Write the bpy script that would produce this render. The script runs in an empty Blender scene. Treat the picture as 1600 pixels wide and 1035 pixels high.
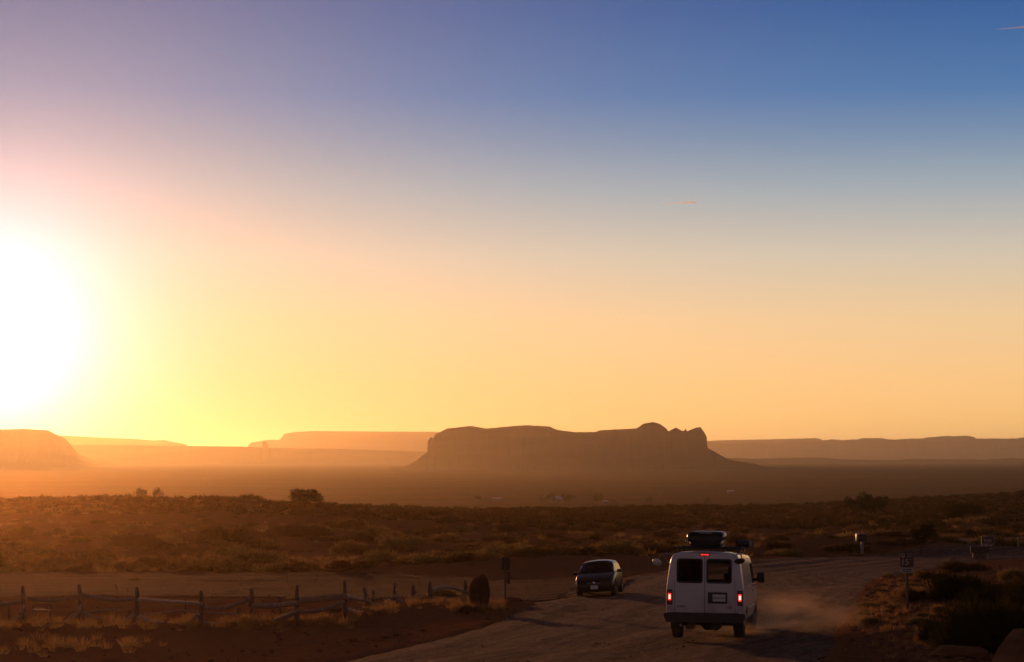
import bpy, bmesh, math, random
import numpy as np
from mathutils import Vector, Matrix, Euler

S = bpy.context.scene
COL = S.collection
R = math.radians
rnd = random.Random(7)
rng = np.random.default_rng(11)

def lin(r, g, b):
    f = lambda c: (c/255/12.92) if c/255 <= 0.04045 else ((c/255+0.055)/1.055)**2.4
    return (f(r), f(g), f(b), 1.0)

# ------------------------------------------------------------------ camera
CZ = 4.4                     # camera height over the ground under the van
FPX, HOR = 3111.0, 722.0     # focal length and eye level, in photograph pixels
cam = bpy.data.objects.new('camera', bpy.data.cameras.new('camera'))
COL.objects.link(cam)
cam.data.lens = 70.0
cam.data.sensor_width = 36.0
cam.data.clip_start = 0.1
cam.data.clip_end = 200000
cam.location = (0, 0, CZ)
cam.rotation_euler = (R(90) + math.atan((HOR-517.5)/FPX), 0, 0)
S.camera = cam

# ------------------------------------------------------------------ sky, sun, exposure
SUN_DIR = Vector((-0.264, 1.0, 0.0600)).normalized()
SUN_EL = math.asin(SUN_DIR.z)
SUN_AZ = math.atan2(SUN_DIR.x, SUN_DIR.y)       # from +Y, clockwise positive

W = bpy.data.worlds.new('World'); S.world = W
W.use_nodes = True
nt = W.node_tree; nt.nodes.clear()
def N(tree, t, **kw):
    n = tree.nodes.new(t)
    for k, v in kw.items(): setattr(n, k, v)
    return n
def math_node(tree, op, a, b=None, c=None, clamp=False):
    n = N(tree, 'ShaderNodeMath', operation=op); n.use_clamp = clamp
    for i, v in enumerate((a, b, c)):
        if v is None: continue
        if isinstance(v, (int, float)): n.inputs[i].default_value = v
        else: tree.links.new(v, n.inputs[i])
    return n.outputs[0]
def ramp(tree, fac, stops, interp='LINEAR'):
    n = N(tree, 'ShaderNodeValToRGB'); cr = n.color_ramp; cr.interpolation = interp
    while len(cr.elements) < len(stops): cr.elements.new(0.5)
    for e, (p, c) in zip(cr.elements, stops): e.position = p; e.color = c if len(c) == 4 else (*c, 1)
    if fac is not None: tree.links.new(fac, n.inputs[0])
    return n.outputs[0]
def mixc(tree, fac, a, b, blend='MIX'):
    n = N(tree, 'ShaderNodeMix', data_type='RGBA', blend_type=blend)
    for sock, v in ((n.inputs[0], fac), (n.inputs[6], a), (n.inputs[7], b)):
        if isinstance(v, (int, float)): sock.default_value = v
        elif isinstance(v, tuple): sock.default_value = v if len(v) == 4 else (*v, 1)
        else: tree.links.new(v, sock)
    return n.outputs[2]

tc = N(nt, 'ShaderNodeTexCoord')
nrm = N(nt, 'ShaderNodeVectorMath', operation='NORMALIZE'); nt.links.new(tc.outputs['Generated'], nrm.inputs[0])
dirv = nrm.outputs[0]
sep = N(nt, 'ShaderNodeSeparateXYZ'); nt.links.new(dirv, sep.inputs[0])
dz = sep.outputs[2]
el = math_node(nt, 'SQRT', math_node(nt, 'MAXIMUM', dz, 0.0))
def pos(deg): return math.sqrt(math.sin(R(deg)))
front = ramp(nt, el, [
    (0.0,        (1.12, 0.63, 0.205)),
    (pos(1.1),   (1.13, 0.655, 0.225)),
    (pos(2.25),  (1.06, 0.635, 0.26)),
    (pos(4.1),   (0.90, 0.625, 0.34)),
    (pos(5.9),   (0.65, 0.57, 0.445)),
    (pos(7.8),   (0.335, 0.41, 0.46)),
    (pos(9.2),   (0.165, 0.275, 0.43)),
    (pos(10.5),  (0.06, 0.185, 0.41)),
    (pos(12.9),  (0.018, 0.108, 0.325)),
    (pos(20),    (0.034, 0.060, 0.160)),
    (pos(45),    (0.026, 0.022, 0.034)),
    (1.0,        (0.018, 0.014, 0.018))], 'LINEAR')
back = ramp(nt, el, [
    (0.0,        (0.16, 0.10, 0.105)),
    (pos(4),     (0.22, 0.145, 0.155)),
    (pos(10),    (0.21, 0.145, 0.165)),
    (pos(20),    (0.102, 0.076, 0.090)),
    (pos(45),    (0.030, 0.024, 0.034)),
    (1.0,        (0.018, 0.014, 0.018))], 'LINEAR')
dts = N(nt, 'ShaderNodeVectorMath', operation='DOT_PRODUCT'); nt.links.new(dirv, dts.inputs[0]); dts.inputs[1].default_value = SUN_DIR
cosang = dts.outputs['Value']
mr = N(nt, 'ShaderNodeMapRange', interpolation_type='SMOOTHSTEP'); nt.links.new(cosang, mr.inputs[0])
mr.inputs[1].default_value = -0.3; mr.inputs[2].default_value = 0.9
base = mixc(nt, mr.outputs[0], back, front)
# aureole: angle from the sun, three falloffs
ang = math_node(nt, 'ARCCOSINE', math_node(nt, 'MINIMUM', cosang, 0.999999))
def glow(width, amp, power=1.0):
    q = math_node(nt, 'DIVIDE', ang, R(width))
    if power != 1.0: q = math_node(nt, 'POWER', q, power)
    return math_node(nt, 'MULTIPLY', math_node(nt, 'EXPONENT', math_node(nt, 'MULTIPLY', q, -1.0)), amp)
def addglow(c, g, colr):
    m = N(nt, 'ShaderNodeVectorMath', operation='SCALE'); m.inputs[0].default_value = colr[:3]; nt.links.new(g, m.inputs[3])
    a = N(nt, 'ShaderNodeVectorMath', operation='ADD'); nt.links.new(c, a.inputs[0]); nt.links.new(m.outputs[0], a.inputs[1])
    return a.outputs[0]
base = mixc(nt, math_node(nt, 'EXPONENT', math_node(nt, 'DIVIDE', ang, -R(7.5))), base, mixc(nt, 1.0, base, (1.0, 0.62, 0.74), 'MULTIPLY'))      # the sky reddens around the low sun
base = addglow(base, glow(2.6, 1.75, 1.4), (1.0, 0.56, 1.0))
base = addglow(base, glow(6.8, 0.56), (1.0, 0.66, 0.26))
# below the eye line the world is dark land
lowr = N(nt, 'ShaderNodeMapRange'); nt.links.new(dz, lowr.inputs[0]); lowr.inputs[1].default_value = -0.03; lowr.inputs[2].default_value = -0.004
base = mixc(nt, lowr.outputs[0], (0.03, 0.016, 0.010), base)
bg = N(nt, 'ShaderNodeBackground'); nt.links.new(base, bg.inputs[0]); bg.inputs[1].default_value = 1.0
sky = N(nt, 'ShaderNodeTexSky'); sky.sky_type = 'NISHITA'; sky.sun_disc = False
sky.sun_elevation = SUN_EL; sky.sun_rotation = SUN_AZ; sky.dust_density = 2.0
bg2 = N(nt, 'ShaderNodeBackground'); nt.links.new(sky.outputs[0], bg2.inputs[0]); bg2.inputs[1].default_value = 0.002
addn = N(nt, 'ShaderNodeAddShader'); nt.links.new(bg.outputs[0], addn.inputs[0]); nt.links.new(bg2.outputs[0], addn.inputs[1])
wo = N(nt, 'ShaderNodeOutputWorld'); nt.links.new(addn.outputs[0], wo.inputs[0])

sun = bpy.data.objects.new('sun', bpy.data.lights.new('sun', 'SUN'))
COL.objects.link(sun)
sun.data.energy = 1.5
sun.data.angle = R(1.5)
sun.data.color = (1.0, 0.39, 0.12)
sun.rotation_euler = SUN_DIR.to_track_quat('Z', 'Y').to_euler()

S.view_settings.view_transform = 'Standard'
S.view_settings.look = 'None'
S.view_settings.exposure = 0.0
S.view_settings.gamma = 1.0
S.render.engine = 'CYCLES'
S.cycles.use_denoising = True
S.cycles.max_bounces = 5
S.cycles.diffuse_bounces = 2
S.cycles.transparent_max_bounces = 12
S.cycles.volume_bounces = 0
S.cycles.sample_clamp_indirect = 3.0

# ------------------------------------------------------------------ materials
def pbr(name, col, rough=0.6, metal=0.0, var=0.15, scale=6.0, bump=0.0, bscale=None, col2=None, coat=0.0, spec=0.5, emit=None, obj_coord=True, detail=6):
    m = bpy.data.materials.new(name); m.use_nodes = True
    t = m.node_tree; b = t.nodes['Principled BSDF']
    co = N(t, 'ShaderNodeTexCoord')
    no = N(t, 'ShaderNodeTexNoise'); no.inputs['Scale'].default_value = scale; no.inputs['Detail'].default_value = detail
    t.links.new(co.outputs['Object'], no.inputs['Vector'])
    c1 = tuple(c*(1-var) for c in col[:3]); c2 = col2[:3] if col2 else tuple(min(1, c*(1+var)) for c in col[:3])
    t.links.new(ramp(t, no.outputs[0], [(0.3, c1), (0.7, c2)]), b.inputs['Base Color'])
    b.inputs['Roughness'].default_value = rough; b.inputs['Metallic'].default_value = metal
    b.inputs['Specular IOR Level'].default_value = spec
    b.inputs['Coat Weight'].default_value = coat
    if bump:
        n2 = N(t, 'ShaderNodeTexNoise'); n2.inputs['Scale'].default_value = bscale or scale*4; n2.inputs['Detail'].default_value = 8
        t.links.new(co.outputs['Object'], n2.inputs['Vector'])
        bn = N(t, 'ShaderNodeBump'); bn.inputs['Strength'].default_value = 0.8; bn.inputs['Distance'].default_value = bump
        t.links.new(n2.outputs[0], bn.inputs['Height']); t.links.new(bn.outputs[0], b.inputs['Normal'])
    if emit:
        b.inputs['Emission Color'].default_value = (*emit[:3], 1); b.inputs['Emission Strength'].default_value = emit[3]
    return m

def leafmat(name, col, col2, transl=0.45):
    m = bpy.data.materials.new(name); m.use_nodes = True
    t = m.node_tree; t.nodes.clear()
    oi = N(t, 'ShaderNodeObjectInfo'); geo = N(t, 'ShaderNodeNewGeometry')
    no = N(t, 'ShaderNodeTexNoise'); no.inputs['Scale'].default_value = 0.9; no.inputs['Detail'].default_value = 3
    t.links.new(geo.outputs['Position'], no.inputs['Vector'])
    f = math_node(t, 'ADD', math_node(t, 'MULTIPLY', no.outputs[0], 0.7), math_node(t, 'MULTIPLY', geo.outputs['Random Per Island'], 0.35), clamp=True)
    c = mixc(t, f, col, col2)
    c = mixc(t, 1.0, c, ramp(t, oi.outputs['Random'], [(0, (0.7, 0.7, 0.75)), (1, (1.15, 1.05, 1.0))]), 'MULTIPLY')
    d = N(t, 'ShaderNodeBsdfDiffuse'); t.links.new(c, d.inputs[0])
    tr = N(t, 'ShaderNodeBsdfTranslucent'); t.links.new(c, tr.inputs[0])
    mx = N(t, 'ShaderNodeMixShader'); mx.inputs[0].default_value = transl
    t.links.new(d.outputs[0], mx.inputs[1]); t.links.new(tr.outputs[0], mx.inputs[2])
    o = N(t, 'ShaderNodeOutputMaterial'); t.links.new(mx.outputs[0], o.inputs[0])
    return m

def glassmat(name, tint, refl=0.06, rough=0.03):
    m = bpy.data.materials.new(name); m.use_nodes = True
    t = m.node_tree; t.nodes.clear()
    tr = N(t, 'ShaderNodeBsdfTransparent'); tr.inputs[0].default_value = (*tint, 1)
    g = N(t, 'ShaderNodeBsdfGlossy'); g.inputs['Roughness'].default_value = rough; g.inputs[0].default_value = (0.8, 0.8, 0.8, 1)
    lw = N(t, 'ShaderNodeFresnel'); lw.inputs[0].default_value = 1.45
    mx = N(t, 'ShaderNodeMixShader'); t.links.new(lw.outputs[0], mx.inputs[0])
    t.links.new(tr.outputs[0], mx.inputs[1]); t.links.new(g.outputs[0], mx.inputs[2])
    o = N(t, 'ShaderNodeOutputMaterial'); t.links.new(mx.outputs[0], o.inputs[0])
    return m

def groundmat():
    m = bpy.data.materials.new('red_desert_soil'); m.use_nodes = True
    t = m.node_tree; b = t.nodes['Principled BSDF']
    geo = N(t, 'ShaderNodeNewGeometry')
    def noise(scale, detail=8, vec=None, rough=0.6):
        n = N(t, 'ShaderNodeTexNoise'); n.inputs['Scale'].default_value = scale; n.inputs['Detail'].default_value = detail
        n.inputs['Roughness'].default_value = rough
        t.links.new(vec or geo.outputs['Position'], n.inputs['Vector']); return n.outputs[0]
    stv = N(t, 'ShaderNodeMapping'); stv.inputs['Scale'].default_value = (0.35, 1.6, 1.0); t.links.new(geo.outputs['Position'], stv.inputs[0])
    big = noise(0.0045, 10, stv.outputs[0], 0.65); mid = noise(0.09, 8); fine = noise(2.2, 8); grit = noise(14.0, 5)
    soil = mixc(t, fine, (0.140, 0.058, 0.025), (0.350, 0.150, 0.069))
    soil = mixc(t, ramp(t, mid, [(0.40, (0, 0, 0)), (0.62, (1, 1, 1))]), soil, (0.230, 0.108, 0.052))
    # scattered scrub cover over the far plain: patches with their own shape
    scr = ramp(t, noise(0.030, 10, rough=0.75), [(0.47, (0, 0, 0)), (0.56, (1, 1, 1))])
    far = N(t, 'ShaderNodeMapRange'); sx = N(t, 'ShaderNodeSeparateXYZ'); t.links.new(geo.outputs['Position'], sx.inputs[0])
    t.links.new(sx.outputs[1], far.inputs[0]); far.inputs[1].default_value = 350; far.inputs[2].default_value = 800
    soil = mixc(t, math_node(t, 'MULTIPLY', scr, math_node(t, 'MULTIPLY', far.outputs[0], 0.85)), soil, (0.150, 0.088, 0.046))
    bigm = ramp(t, big, [(0.44, (0, 0, 0)), (0.58, (1, 1, 1))])
    soil = mixc(t, math_node(t, 'MULTIPLY', bigm, math_node(t, 'MULTIPLY', far.outputs[0], 0.60)), soil, (0.150, 0.082, 0.040))
    t.links.new(soil, b.inputs['Base Color']); b.inputs['Roughness'].default_value = 0.95
    b.inputs['Specular IOR Level'].default_value = 0.0
    h = math_node(t, 'ADD', math_node(t, 'MULTIPLY', fine, 1.0), math_node(t, 'MULTIPLY', grit, 0.22))
    bn = N(t, 'ShaderNodeBump'); bn.inputs['Distance'].default_value = 0.10; bn.inputs['Strength'].default_value = 0.9
    t.links.new(math_node(t, 'MULTIPLY_ADD', far.outputs[0], -0.85, 0.9), bn.inputs['Strength'])
    t.links.new(h, bn.inputs['Height']); t.links.new(bn.outputs[0], b.inputs['Normal'])
    return m

def roadmat(name, a, c):
    m = bpy.data.materials.new(name); m.use_nodes = True
    t = m.node_tree; b = t.nodes['Principled BSDF']
    uv = N(t, 'ShaderNodeUVMap'); uv.uv_map = 'UVMap'
    geo = N(t, 'ShaderNodeNewGeometry')
    mp = N(t, 'ShaderNodeMapping'); mp.inputs['Scale'].default_value = (1.3, 0.05, 1); t.links.new(uv.outputs[0], mp.inputs[0])
    n1 = N(t, 'ShaderNodeTexNoise'); n1.inputs['Scale'].default_value = 1.0; n1.inputs['Detail'].default_value = 5; t.links.new(mp.outputs[0], n1.inputs['Vector'])
    n2 = N(t, 'ShaderNodeTexNoise'); n2.inputs['Scale'].default_value = 5.0; n2.inputs['Detail'].default_value = 9; n2.inputs['Roughness'].default_value = 0.7; t.links.new(geo.outputs['Position'], n2.inputs['Vector'])
    n3 = N(t, 'ShaderNodeTexNoise'); n3.inputs['Scale'].default_value = 0.35; n3.inputs['Detail'].default_value = 6; t.links.new(geo.outputs['Position'], n3.inputs['Vector'])
    f = math_node(t, 'ADD', math_node(t, 'MULTIPLY', n1.outputs[0], 0.5), math_node(t, 'MULTIPLY', n3.outputs[0], 0.5))
    cc = mixc(t, ramp(t, f, [(0.36, (0, 0, 0)), (0.64, (1, 1, 1))]), a, c)
    cc = mixc(t, ramp(t, n2.outputs[0], [(0.38, (0.85, 0.85, 0.85)), (0.56, (0, 0, 0))]), cc, tuple(x*0.55 for x in a))
    # wheel tracks worn along the way
    mp4 = N(t, 'ShaderNodeMapping'); mp4.inputs['Scale'].default_value = (2.6, 0.016, 1); t.links.new(uv.outputs[0], mp4.inputs[0])
    n4 = N(t, 'ShaderNodeTexNoise'); n4.inputs['Scale'].default_value = 1.0; n4.inputs['Detail'].default_value = 3; t.links.new(mp4.outputs[0], n4.inputs['Vector'])
    trk = ramp(t, n4.outputs[0], [(0.40, (0.62, 0.60, 0.58)), (0.60, (1.12, 1.12, 1.12))])
    cc = mixc(t, 1.0, cc, trk, 'MULTIPLY')
    t.links.new(cc, b.inputs['Base Color']); b.inputs['Roughness'].default_value = 1.0; b.inputs['Specular IOR Level'].default_value = 0.05
    bn = N(t, 'ShaderNodeBump'); bn.inputs['Distance'].default_value = 0.11; bn.inputs['Strength'].default_value = 1.0
    h = math_node(t, 'ADD', n2.outputs[0], math_node(t, 'ADD', math_node(t, 'MULTIPLY', n1.outputs[0], 1.0), math_node(t, 'MULTIPLY', n4.outputs[0], 1.2)))
    t.links.new(h, bn.inputs['Height']); t.links.new(bn.outputs[0], b.inputs['Normal'])
    return m

def rockmat(name, a, c, scale, strata):
    m = bpy.data.materials.new(name); m.use_nodes = True
    t = m.node_tree; b = t.nodes['Principled BSDF']
    geo = N(t, 'ShaderNodeNewGeometry')
    mp = N(t, 'ShaderNodeMapping'); mp.inputs['Scale'].default_value = (0.3, 0.3, strata); t.links.new(geo.outputs['Position'], mp.inputs[0])
    n1 = N(t, 'ShaderNodeTexNoise'); n1.inputs['Scale'].default_value = scale; n1.inputs['Detail'].default_value = 7; t.links.new(mp.outputs[0], n1.inputs['Vector'])
    t.links.new(ramp(t, n1.outputs[0], [(0.35, a), (0.65, c)]), b.inputs['Base Color']); b.inputs['Roughness'].default_value = 0.95
    b.inputs['Specular IOR Level'].default_value = 0.0
    bn = N(t, 'ShaderNodeBump'); bn.inputs['Distance'].default_value = 0.25/scale; bn.inputs['Strength'].default_value = 0.7 if scale > 1 else 0.25
    t.links.new(n1.outputs[0], bn.inputs['Height']); t.links.new(bn.outputs[0], b.inputs['Normal'])
    return m

M = {
 'soil': groundmat(),
 'road': roadmat('packed_gravel', (0.150, 0.084, 0.055), (0.325, 0.188, 0.127)),
 'track': roadmat('red_dirt_track', (0.108, 0.034, 0.012), (0.210, 0.070, 0.027)),
 'mesa': rockmat('red_sandstone', (0.15, 0.070, 0.048), (0.20, 0.095, 0.062), 0.012, 3.0),
 'darkstone': rockmat('dark_boulder_stone', (0.060, 0.030, 0.018), (0.12, 0.060, 0.036), 3.0, 1.2),
 'boulder': rockmat('boulder_stone', (0.15, 0.070, 0.036), (0.31, 0.145, 0.075), 3.0, 1.2),
 'wood': pbr('weathered_log', (0.27, 0.185, 0.125), 0.8, var=0.3, scale=9, bump=0.012, bscale=30),
 'post': pbr('dark_weathered_post', (0.13, 0.085, 0.06), 0.85, var=0.3, scale=9, bump=0.012, bscale=30),
 'sage': leafmat('sage_leaves', (0.042, 0.033, 0.013), (0.20, 0.130, 0.045), 0.5),
 'brush': leafmat('dry_brush_stems', (0.075, 0.050, 0.022), (0.40, 0.255, 0.090), 0.5),
 'rabbit': leafmat('rabbitbrush_stems', (0.10, 0.085, 0.030), (0.54, 0.375, 0.125), 0.55),
 'grass': leafmat('dry_golden_grass', (0.26, 0.15, 0.055), (0.58, 0.37, 0.14), 0.6),
 'tree': leafmat('tree_leaves', (0.045, 0.050, 0.020), (0.095, 0.095, 0.035), 0.4),
 'cotton': leafmat('cottonwood_leaves', (0.022, 0.026, 0.006), (0.060, 0.062, 0.016), 0.35),
 'darkbush': leafmat('dark_shrub_leaves', (0.022, 0.020, 0.008), (0.085, 0.070, 0.022), 0.45),
 'bark': pbr('tree_bark', (0.09, 0.06, 0.04), 0.9, var=0.3, bump=0.02),
 'white': pbr('white_van_paint', (0.66, 0.63, 0.65), 0.24, var=0.03, scale=2, coat=0.5),
 'black_paint': pbr('black_car_paint', (0.010, 0.009, 0.011), 0.30, var=0.2, scale=2, coat=0.15, spec=0.35),
 'rubber': pbr('tyre_rubber', (0.022, 0.020, 0.019), 0.85, var=0.3),
 'plastic': pbr('black_plastic', (0.020, 0.018, 0.018), 0.5, var=0.2),
 'bumper': pbr('black_bumper', (0.026, 0.023, 0.022), 0.45, var=0.2),
 'gloss': pbr('glossy_black_box', (0.010, 0.010, 0.010), 0.32, var=0.2, coat=0.0, spec=0.35),
 'chrome': pbr('chrome_trim', (0.6, 0.6, 0.6), 0.15, 1.0, var=0.05),
 'steel': pbr('dull_steel', (0.28, 0.27, 0.26), 0.4, 0.8, var=0.1),
 'greypaint': pbr('grey_pale_paint', (0.25, 0.23, 0.21), 0.5, var=0.1),
 'red_lens': pbr('red_lens', (0.25, 0.012, 0.010), 0.2, var=0.1),
 'lamp_on': pbr('lit_brake_lamp', (0.6, 0.03, 0.02), 0.3, var=0.1, emit=(1.0, 0.035, 0.022, 1.3)),
 'darkmirror': pbr('dark_mirror_glass', (0.05, 0.05, 0.05), 0.1, 0.6, var=0.1),
 'lamp_core': pbr('lit_bulb', (0.8, 0.3, 0.2), 0.3, var=0.1, emit=(1.0, 0.42, 0.30, 3.0)),
 'plate': pbr('number_plate_white', (0.62, 0.62, 0.62), 0.4, var=0.05),
 'ink': pbr('plate_ink', (0.03, 0.03, 0.06), 0.5, var=0.1),
 'badge': pbr('dark_badge', (0.02, 0.025, 0.06), 0.3, var=0.1),
 'gold': pbr('dull_metal_badge', (0.30, 0.24, 0.17), 0.35, 0.7, var=0.1),
 'glass': glassmat('tinted_glass', (0.16, 0.15, 0.14)),
 'clearglass': glassmat('clear_glass', (0.78, 0.75, 0.70)),
 'darkglass': glassmat('black_glass', (0.012, 0.012, 0.012)),
 'headlamp': pbr('headlamp_lens', (0.35, 0.35, 0.37), 0.12, 0.3, var=0.2, coat=1.0),
 'seat': pbr('dark_seat_fabric', (0.035, 0.032, 0.03), 0.9),
 'strap': pbr('yellow_strap', (0.65, 0.52, 0.12), 0.6),
 'mirror': pbr('mirror_shell_white', (0.62, 0.62, 0.64), 0.3, var=0.05),
 'signbrown': pbr('brown_sign_face', (0.105, 0.045, 0.024), 0.55, var=0.15),
 'signwhite': pbr('white_sign_paint', (0.42, 0.38, 0.34), 0.55, var=0.06),
 'signframe': pbr('grey_sign_frame', (0.14, 0.105, 0.085), 0.6, var=0.15),
 'signdark': pbr('dark_sign_back', (0.055, 0.038, 0.028), 0.7, var=0.2),
 'stone': pbr('stacked_stone_base', (0.16, 0.11, 0.08), 0.9, var=0.35, scale=5, bump=0.03),
 'amber': pbr('amber_reflector', (0.85, 0.35, 0.06), 0.35, var=0.1),
 'housewall': pbr('house_wall', (0.22, 0.15, 0.11), 0.9, var=0.15, scale=0.6),
 'houseroof': pbr('metal_house_roof', (0.45, 0.46, 0.52), 0.45, 0.2, var=0.1, scale=0.6),
 'pane': pbr('window_pane', (0.03, 0.03, 0.035), 0.15, var=0.1),
}

def dusty(m):
    """road dust sprayed up the lower panels"""
    t = m.node_tree; b = t.nodes['Principled BSDF']; src = b.inputs['Base Color'].links[0].from_socket
    co = N(t, 'ShaderNodeTexCoord'); sx = N(t, 'ShaderNodeSeparateXYZ'); t.links.new(co.outputs['Object'], sx.inputs[0])
    mr_ = N(t, 'ShaderNodeMapRange', interpolation_type='SMOOTHSTEP'); t.links.new(sx.outputs[2], mr_.inputs[0]); mr_.inputs[1].default_value = 1.5; mr_.inputs[2].default_value = 0.45
    no = N(t, 'ShaderNodeTexNoise'); no.inputs['Scale'].default_value = 3.5; no.inputs['Detail'].default_value = 7; t.links.new(co.outputs['Object'], no.inputs['Vector'])
    f = math_node(t, 'MULTIPLY', mr_.outputs[0], ramp(t, no.outputs[0], [(0.30, (0.25, 0.25, 0.25)), (0.70, (1, 1, 1))]), clamp=True)
    t.links.new(mixc(t, math_node(t, 'MULTIPLY', f, 0.75), src, (0.33, 0.21, 0.15)), b.inputs['Base Color'])
    t.links.new(math_node(t, 'ADD', math_node(t, 'MULTIPLY', f, 0.5), 0.22), b.inputs['Roughness'])
dusty(M['white'])

# ------------------------------------------------------------------ mesh helpers
class MB:
    def __init__(s): s.v = []; s.f = []
    def add(s, vs, fs):
        o = len(s.v); s.v += [tuple(v) for v in vs]; s.f += [tuple(i+o for i in f) for f in fs]; return s
    def box(s, c, d, rot=None, bev=0.0):
        bm = bmesh.new(); bmesh.ops.create_cube(bm, size=1)
        bmesh.ops.scale(bm, vec=d, verts=bm.verts)
        if bev: bmesh.ops.bevel(bm, geom=bm.edges[:], offset=bev, segments=2, affect='EDGES', profile=0.5)
        if rot is not None: bmesh.ops.rotate(bm, matrix=Euler(rot).to_matrix(), verts=bm.verts)
        bmesh.ops.translate(bm, vec=c, verts=bm.verts)
        bm.verts.index_update()
        s.add([v.co[:] for v in bm.verts], [[v.index for v in f.verts] for f in bm.faces]); bm.free(); return s
    def tube(s, pts, rad, n=8, caps=True, wob=0.0, rg=None):
        P = [Vector(p) for p in pts]; L = len(P)
        rr = rad if isinstance(rad, (list, tuple)) else [rad]*L
        up = Vector((0, 0, 1)); vs = []
        for i, p in enumerate(P):
            d = (P[min(i+1, L-1)] - P[max(i-1, 0)]).normalized()
            a = d.cross(up)
            if a.length < 0.05: a = d.cross(Vector((1, 0, 0)))
            a.normalize(); b = a.cross(d).normalized()
            for k in range(n):
                t = 2*math.pi*k/n
                r_ = rr[i]*(1 + (wob*((rg or rnd).random()-0.5) if wob else 0))
                vs.append(p + (a*math.cos(t) + b*math.sin(t))*r_)
        fs = [(i*n+k, i*n+(k+1) % n, (i+1)*n+(k+1) % n, (i+1)*n+k) for i in range(L-1) for k in range(n)]
        if caps: fs += [tuple(range(n-1, -1, -1)), tuple((L-1)*n+k for k in range(n))]
        return s.add(vs, fs)
    def lathe(s, prof, c, axis='x', n=28):
        # prof: list of (radius, offset along the axis)
        vs = []
        for r_, o in prof:
            for k in range(n):
                t = 2*math.pi*k/n; a, b = r_*math.cos(t), r_*math.sin(t)
                p = {'x': (o, a, b), 'y': (a, o, b), 'z': (a, b, o)}[axis]
                vs.append((p[0]+c[0], p[1]+c[1], p[2]+c[2]))
        L = len(prof)
        fs = [(i*n+k, i*n+(k+1) % n, (i+1)*n+(k+1) % n, (i+1)*n+k) for i in range(L-1) for k in range(n)]
        fs += [tuple(range(n-1, -1, -1)), tuple((L-1)*n+k for k in range(n))]
        return s.add(vs, fs)
    def prism(s, poly, y0, y1):
        # polygon in x,z pushed along y
        n = len(poly)
        vs = [(x, y0, z) for x, z in poly] + [(x, y1, z) for x, z in poly]
        fs = [tuple(range(n)), tuple(range(2*n-1, n-1, -1))] + [(i, i+n, (i+1) % n+n, (i+1) % n) for i in range(n)]
        return s.add(vs, fs)
    def build(s, name, mat, parent=None, smooth=None, loc=None):
        me = bpy.data.meshes.new(name)
        me.from_pydata(s.v, [], s.f); me.materials.append(mat)
        bm = bmesh.new(); bm.from_mesh(me); bmesh.ops.recalc_face_normals(bm, faces=bm.faces); bm.to_mesh(me); bm.free()
        if smooth is not None:
            me.polygons.foreach_set('use_smooth', [True]*len(me.polygons))
            me.set_sharp_from_angle(angle=R(smooth))
        o = bpy.data.objects.new(name, me); COL.objects.link(o)
        if parent is not None: o.parent = parent
        if loc is not None: o.location = loc
        return o

def npmesh(name, verts, quads, mat, smooth=False):
    me = bpy.data.meshes.new(name)
    nv, nf = len(verts), len(quads)
    me.vertices.add(nv); me.vertices.foreach_set('co', np.asarray(verts, dtype=np.float32).ravel())
    k = quads.shape[1]
    me.loops.add(nf*k); me.loops.foreach_set('vertex_index', np.asarray(quads, dtype=np.int32).ravel())
    me.polygons.add(nf); me.polygons.foreach_set('loop_start', np.arange(nf, dtype=np.int32)*k)
    if smooth: me.polygons.foreach_set('use_smooth', np.ones(nf, dtype=bool))
    me.update(calc_edges=True); me.materials.append(mat)
    return me
def link(name, me, parent=None):
    o = bpy.data.objects.new(name, me); COL.objects.link(o)
    if parent is not None: o.parent = parent
    return o
def tag(o, label=None, cat=None, group=None, kind=None):
    if label: o['label'] = label
    if cat: o['category'] = cat
    if group: o['group'] = group
    if kind: o['kind'] = kind
    return o
def empty(name, loc=(0, 0, 0), rot=(0, 0, 0)):
    o = bpy.data.objects.new(name, None); COL.objects.link(o)
    o.location = loc; o.rotation_euler = rot; o.empty_display_size = 0.3
    return o
def text(body, size, parent, mat, loc, rot=(R(90), 0, 0), name='lettering', align='CENTER', ext=0.003, sx=1.0, bold=0.0):
    cu = bpy.data.curves.new(name, 'FONT'); cu.body = body; cu.size = size; cu.align_x = align; cu.align_y = 'CENTER'
    cu.extrude = ext; cu.offset = bold; cu.materials.append(mat)
    o = bpy.data.objects.new(name, cu); COL.objects.link(o); o.parent = parent; pass
    me = bpy.data.meshes.new_from_object(o.evaluated_get(bpy.context.evaluated_depsgraph_get())); me.name = name
    bpy.data.objects.remove(o); bpy.data.curves.remove(cu)
    o = bpy.data.objects.new(name, me); COL.objects.link(o); o.parent = parent
    o.location = loc; o.rotation_euler = rot; o.scale = (sx, 1, 1)
    return o
def rrect(cx, cz, w, h, r, n=5):
    pts = []
    for qx, qz, a0 in ((1, 1, 0), (-1, 1, 90), (-1, -1, 180), (1, -1, 270)):
        for k in range(n+1):
            a = R(a0 + 90*k/n)
            pts.append((cx+qx*(w/2-r)+r*math.cos(a), cz+qz*(h/2-r)+r*math.sin(a)))
    return pts

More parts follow.
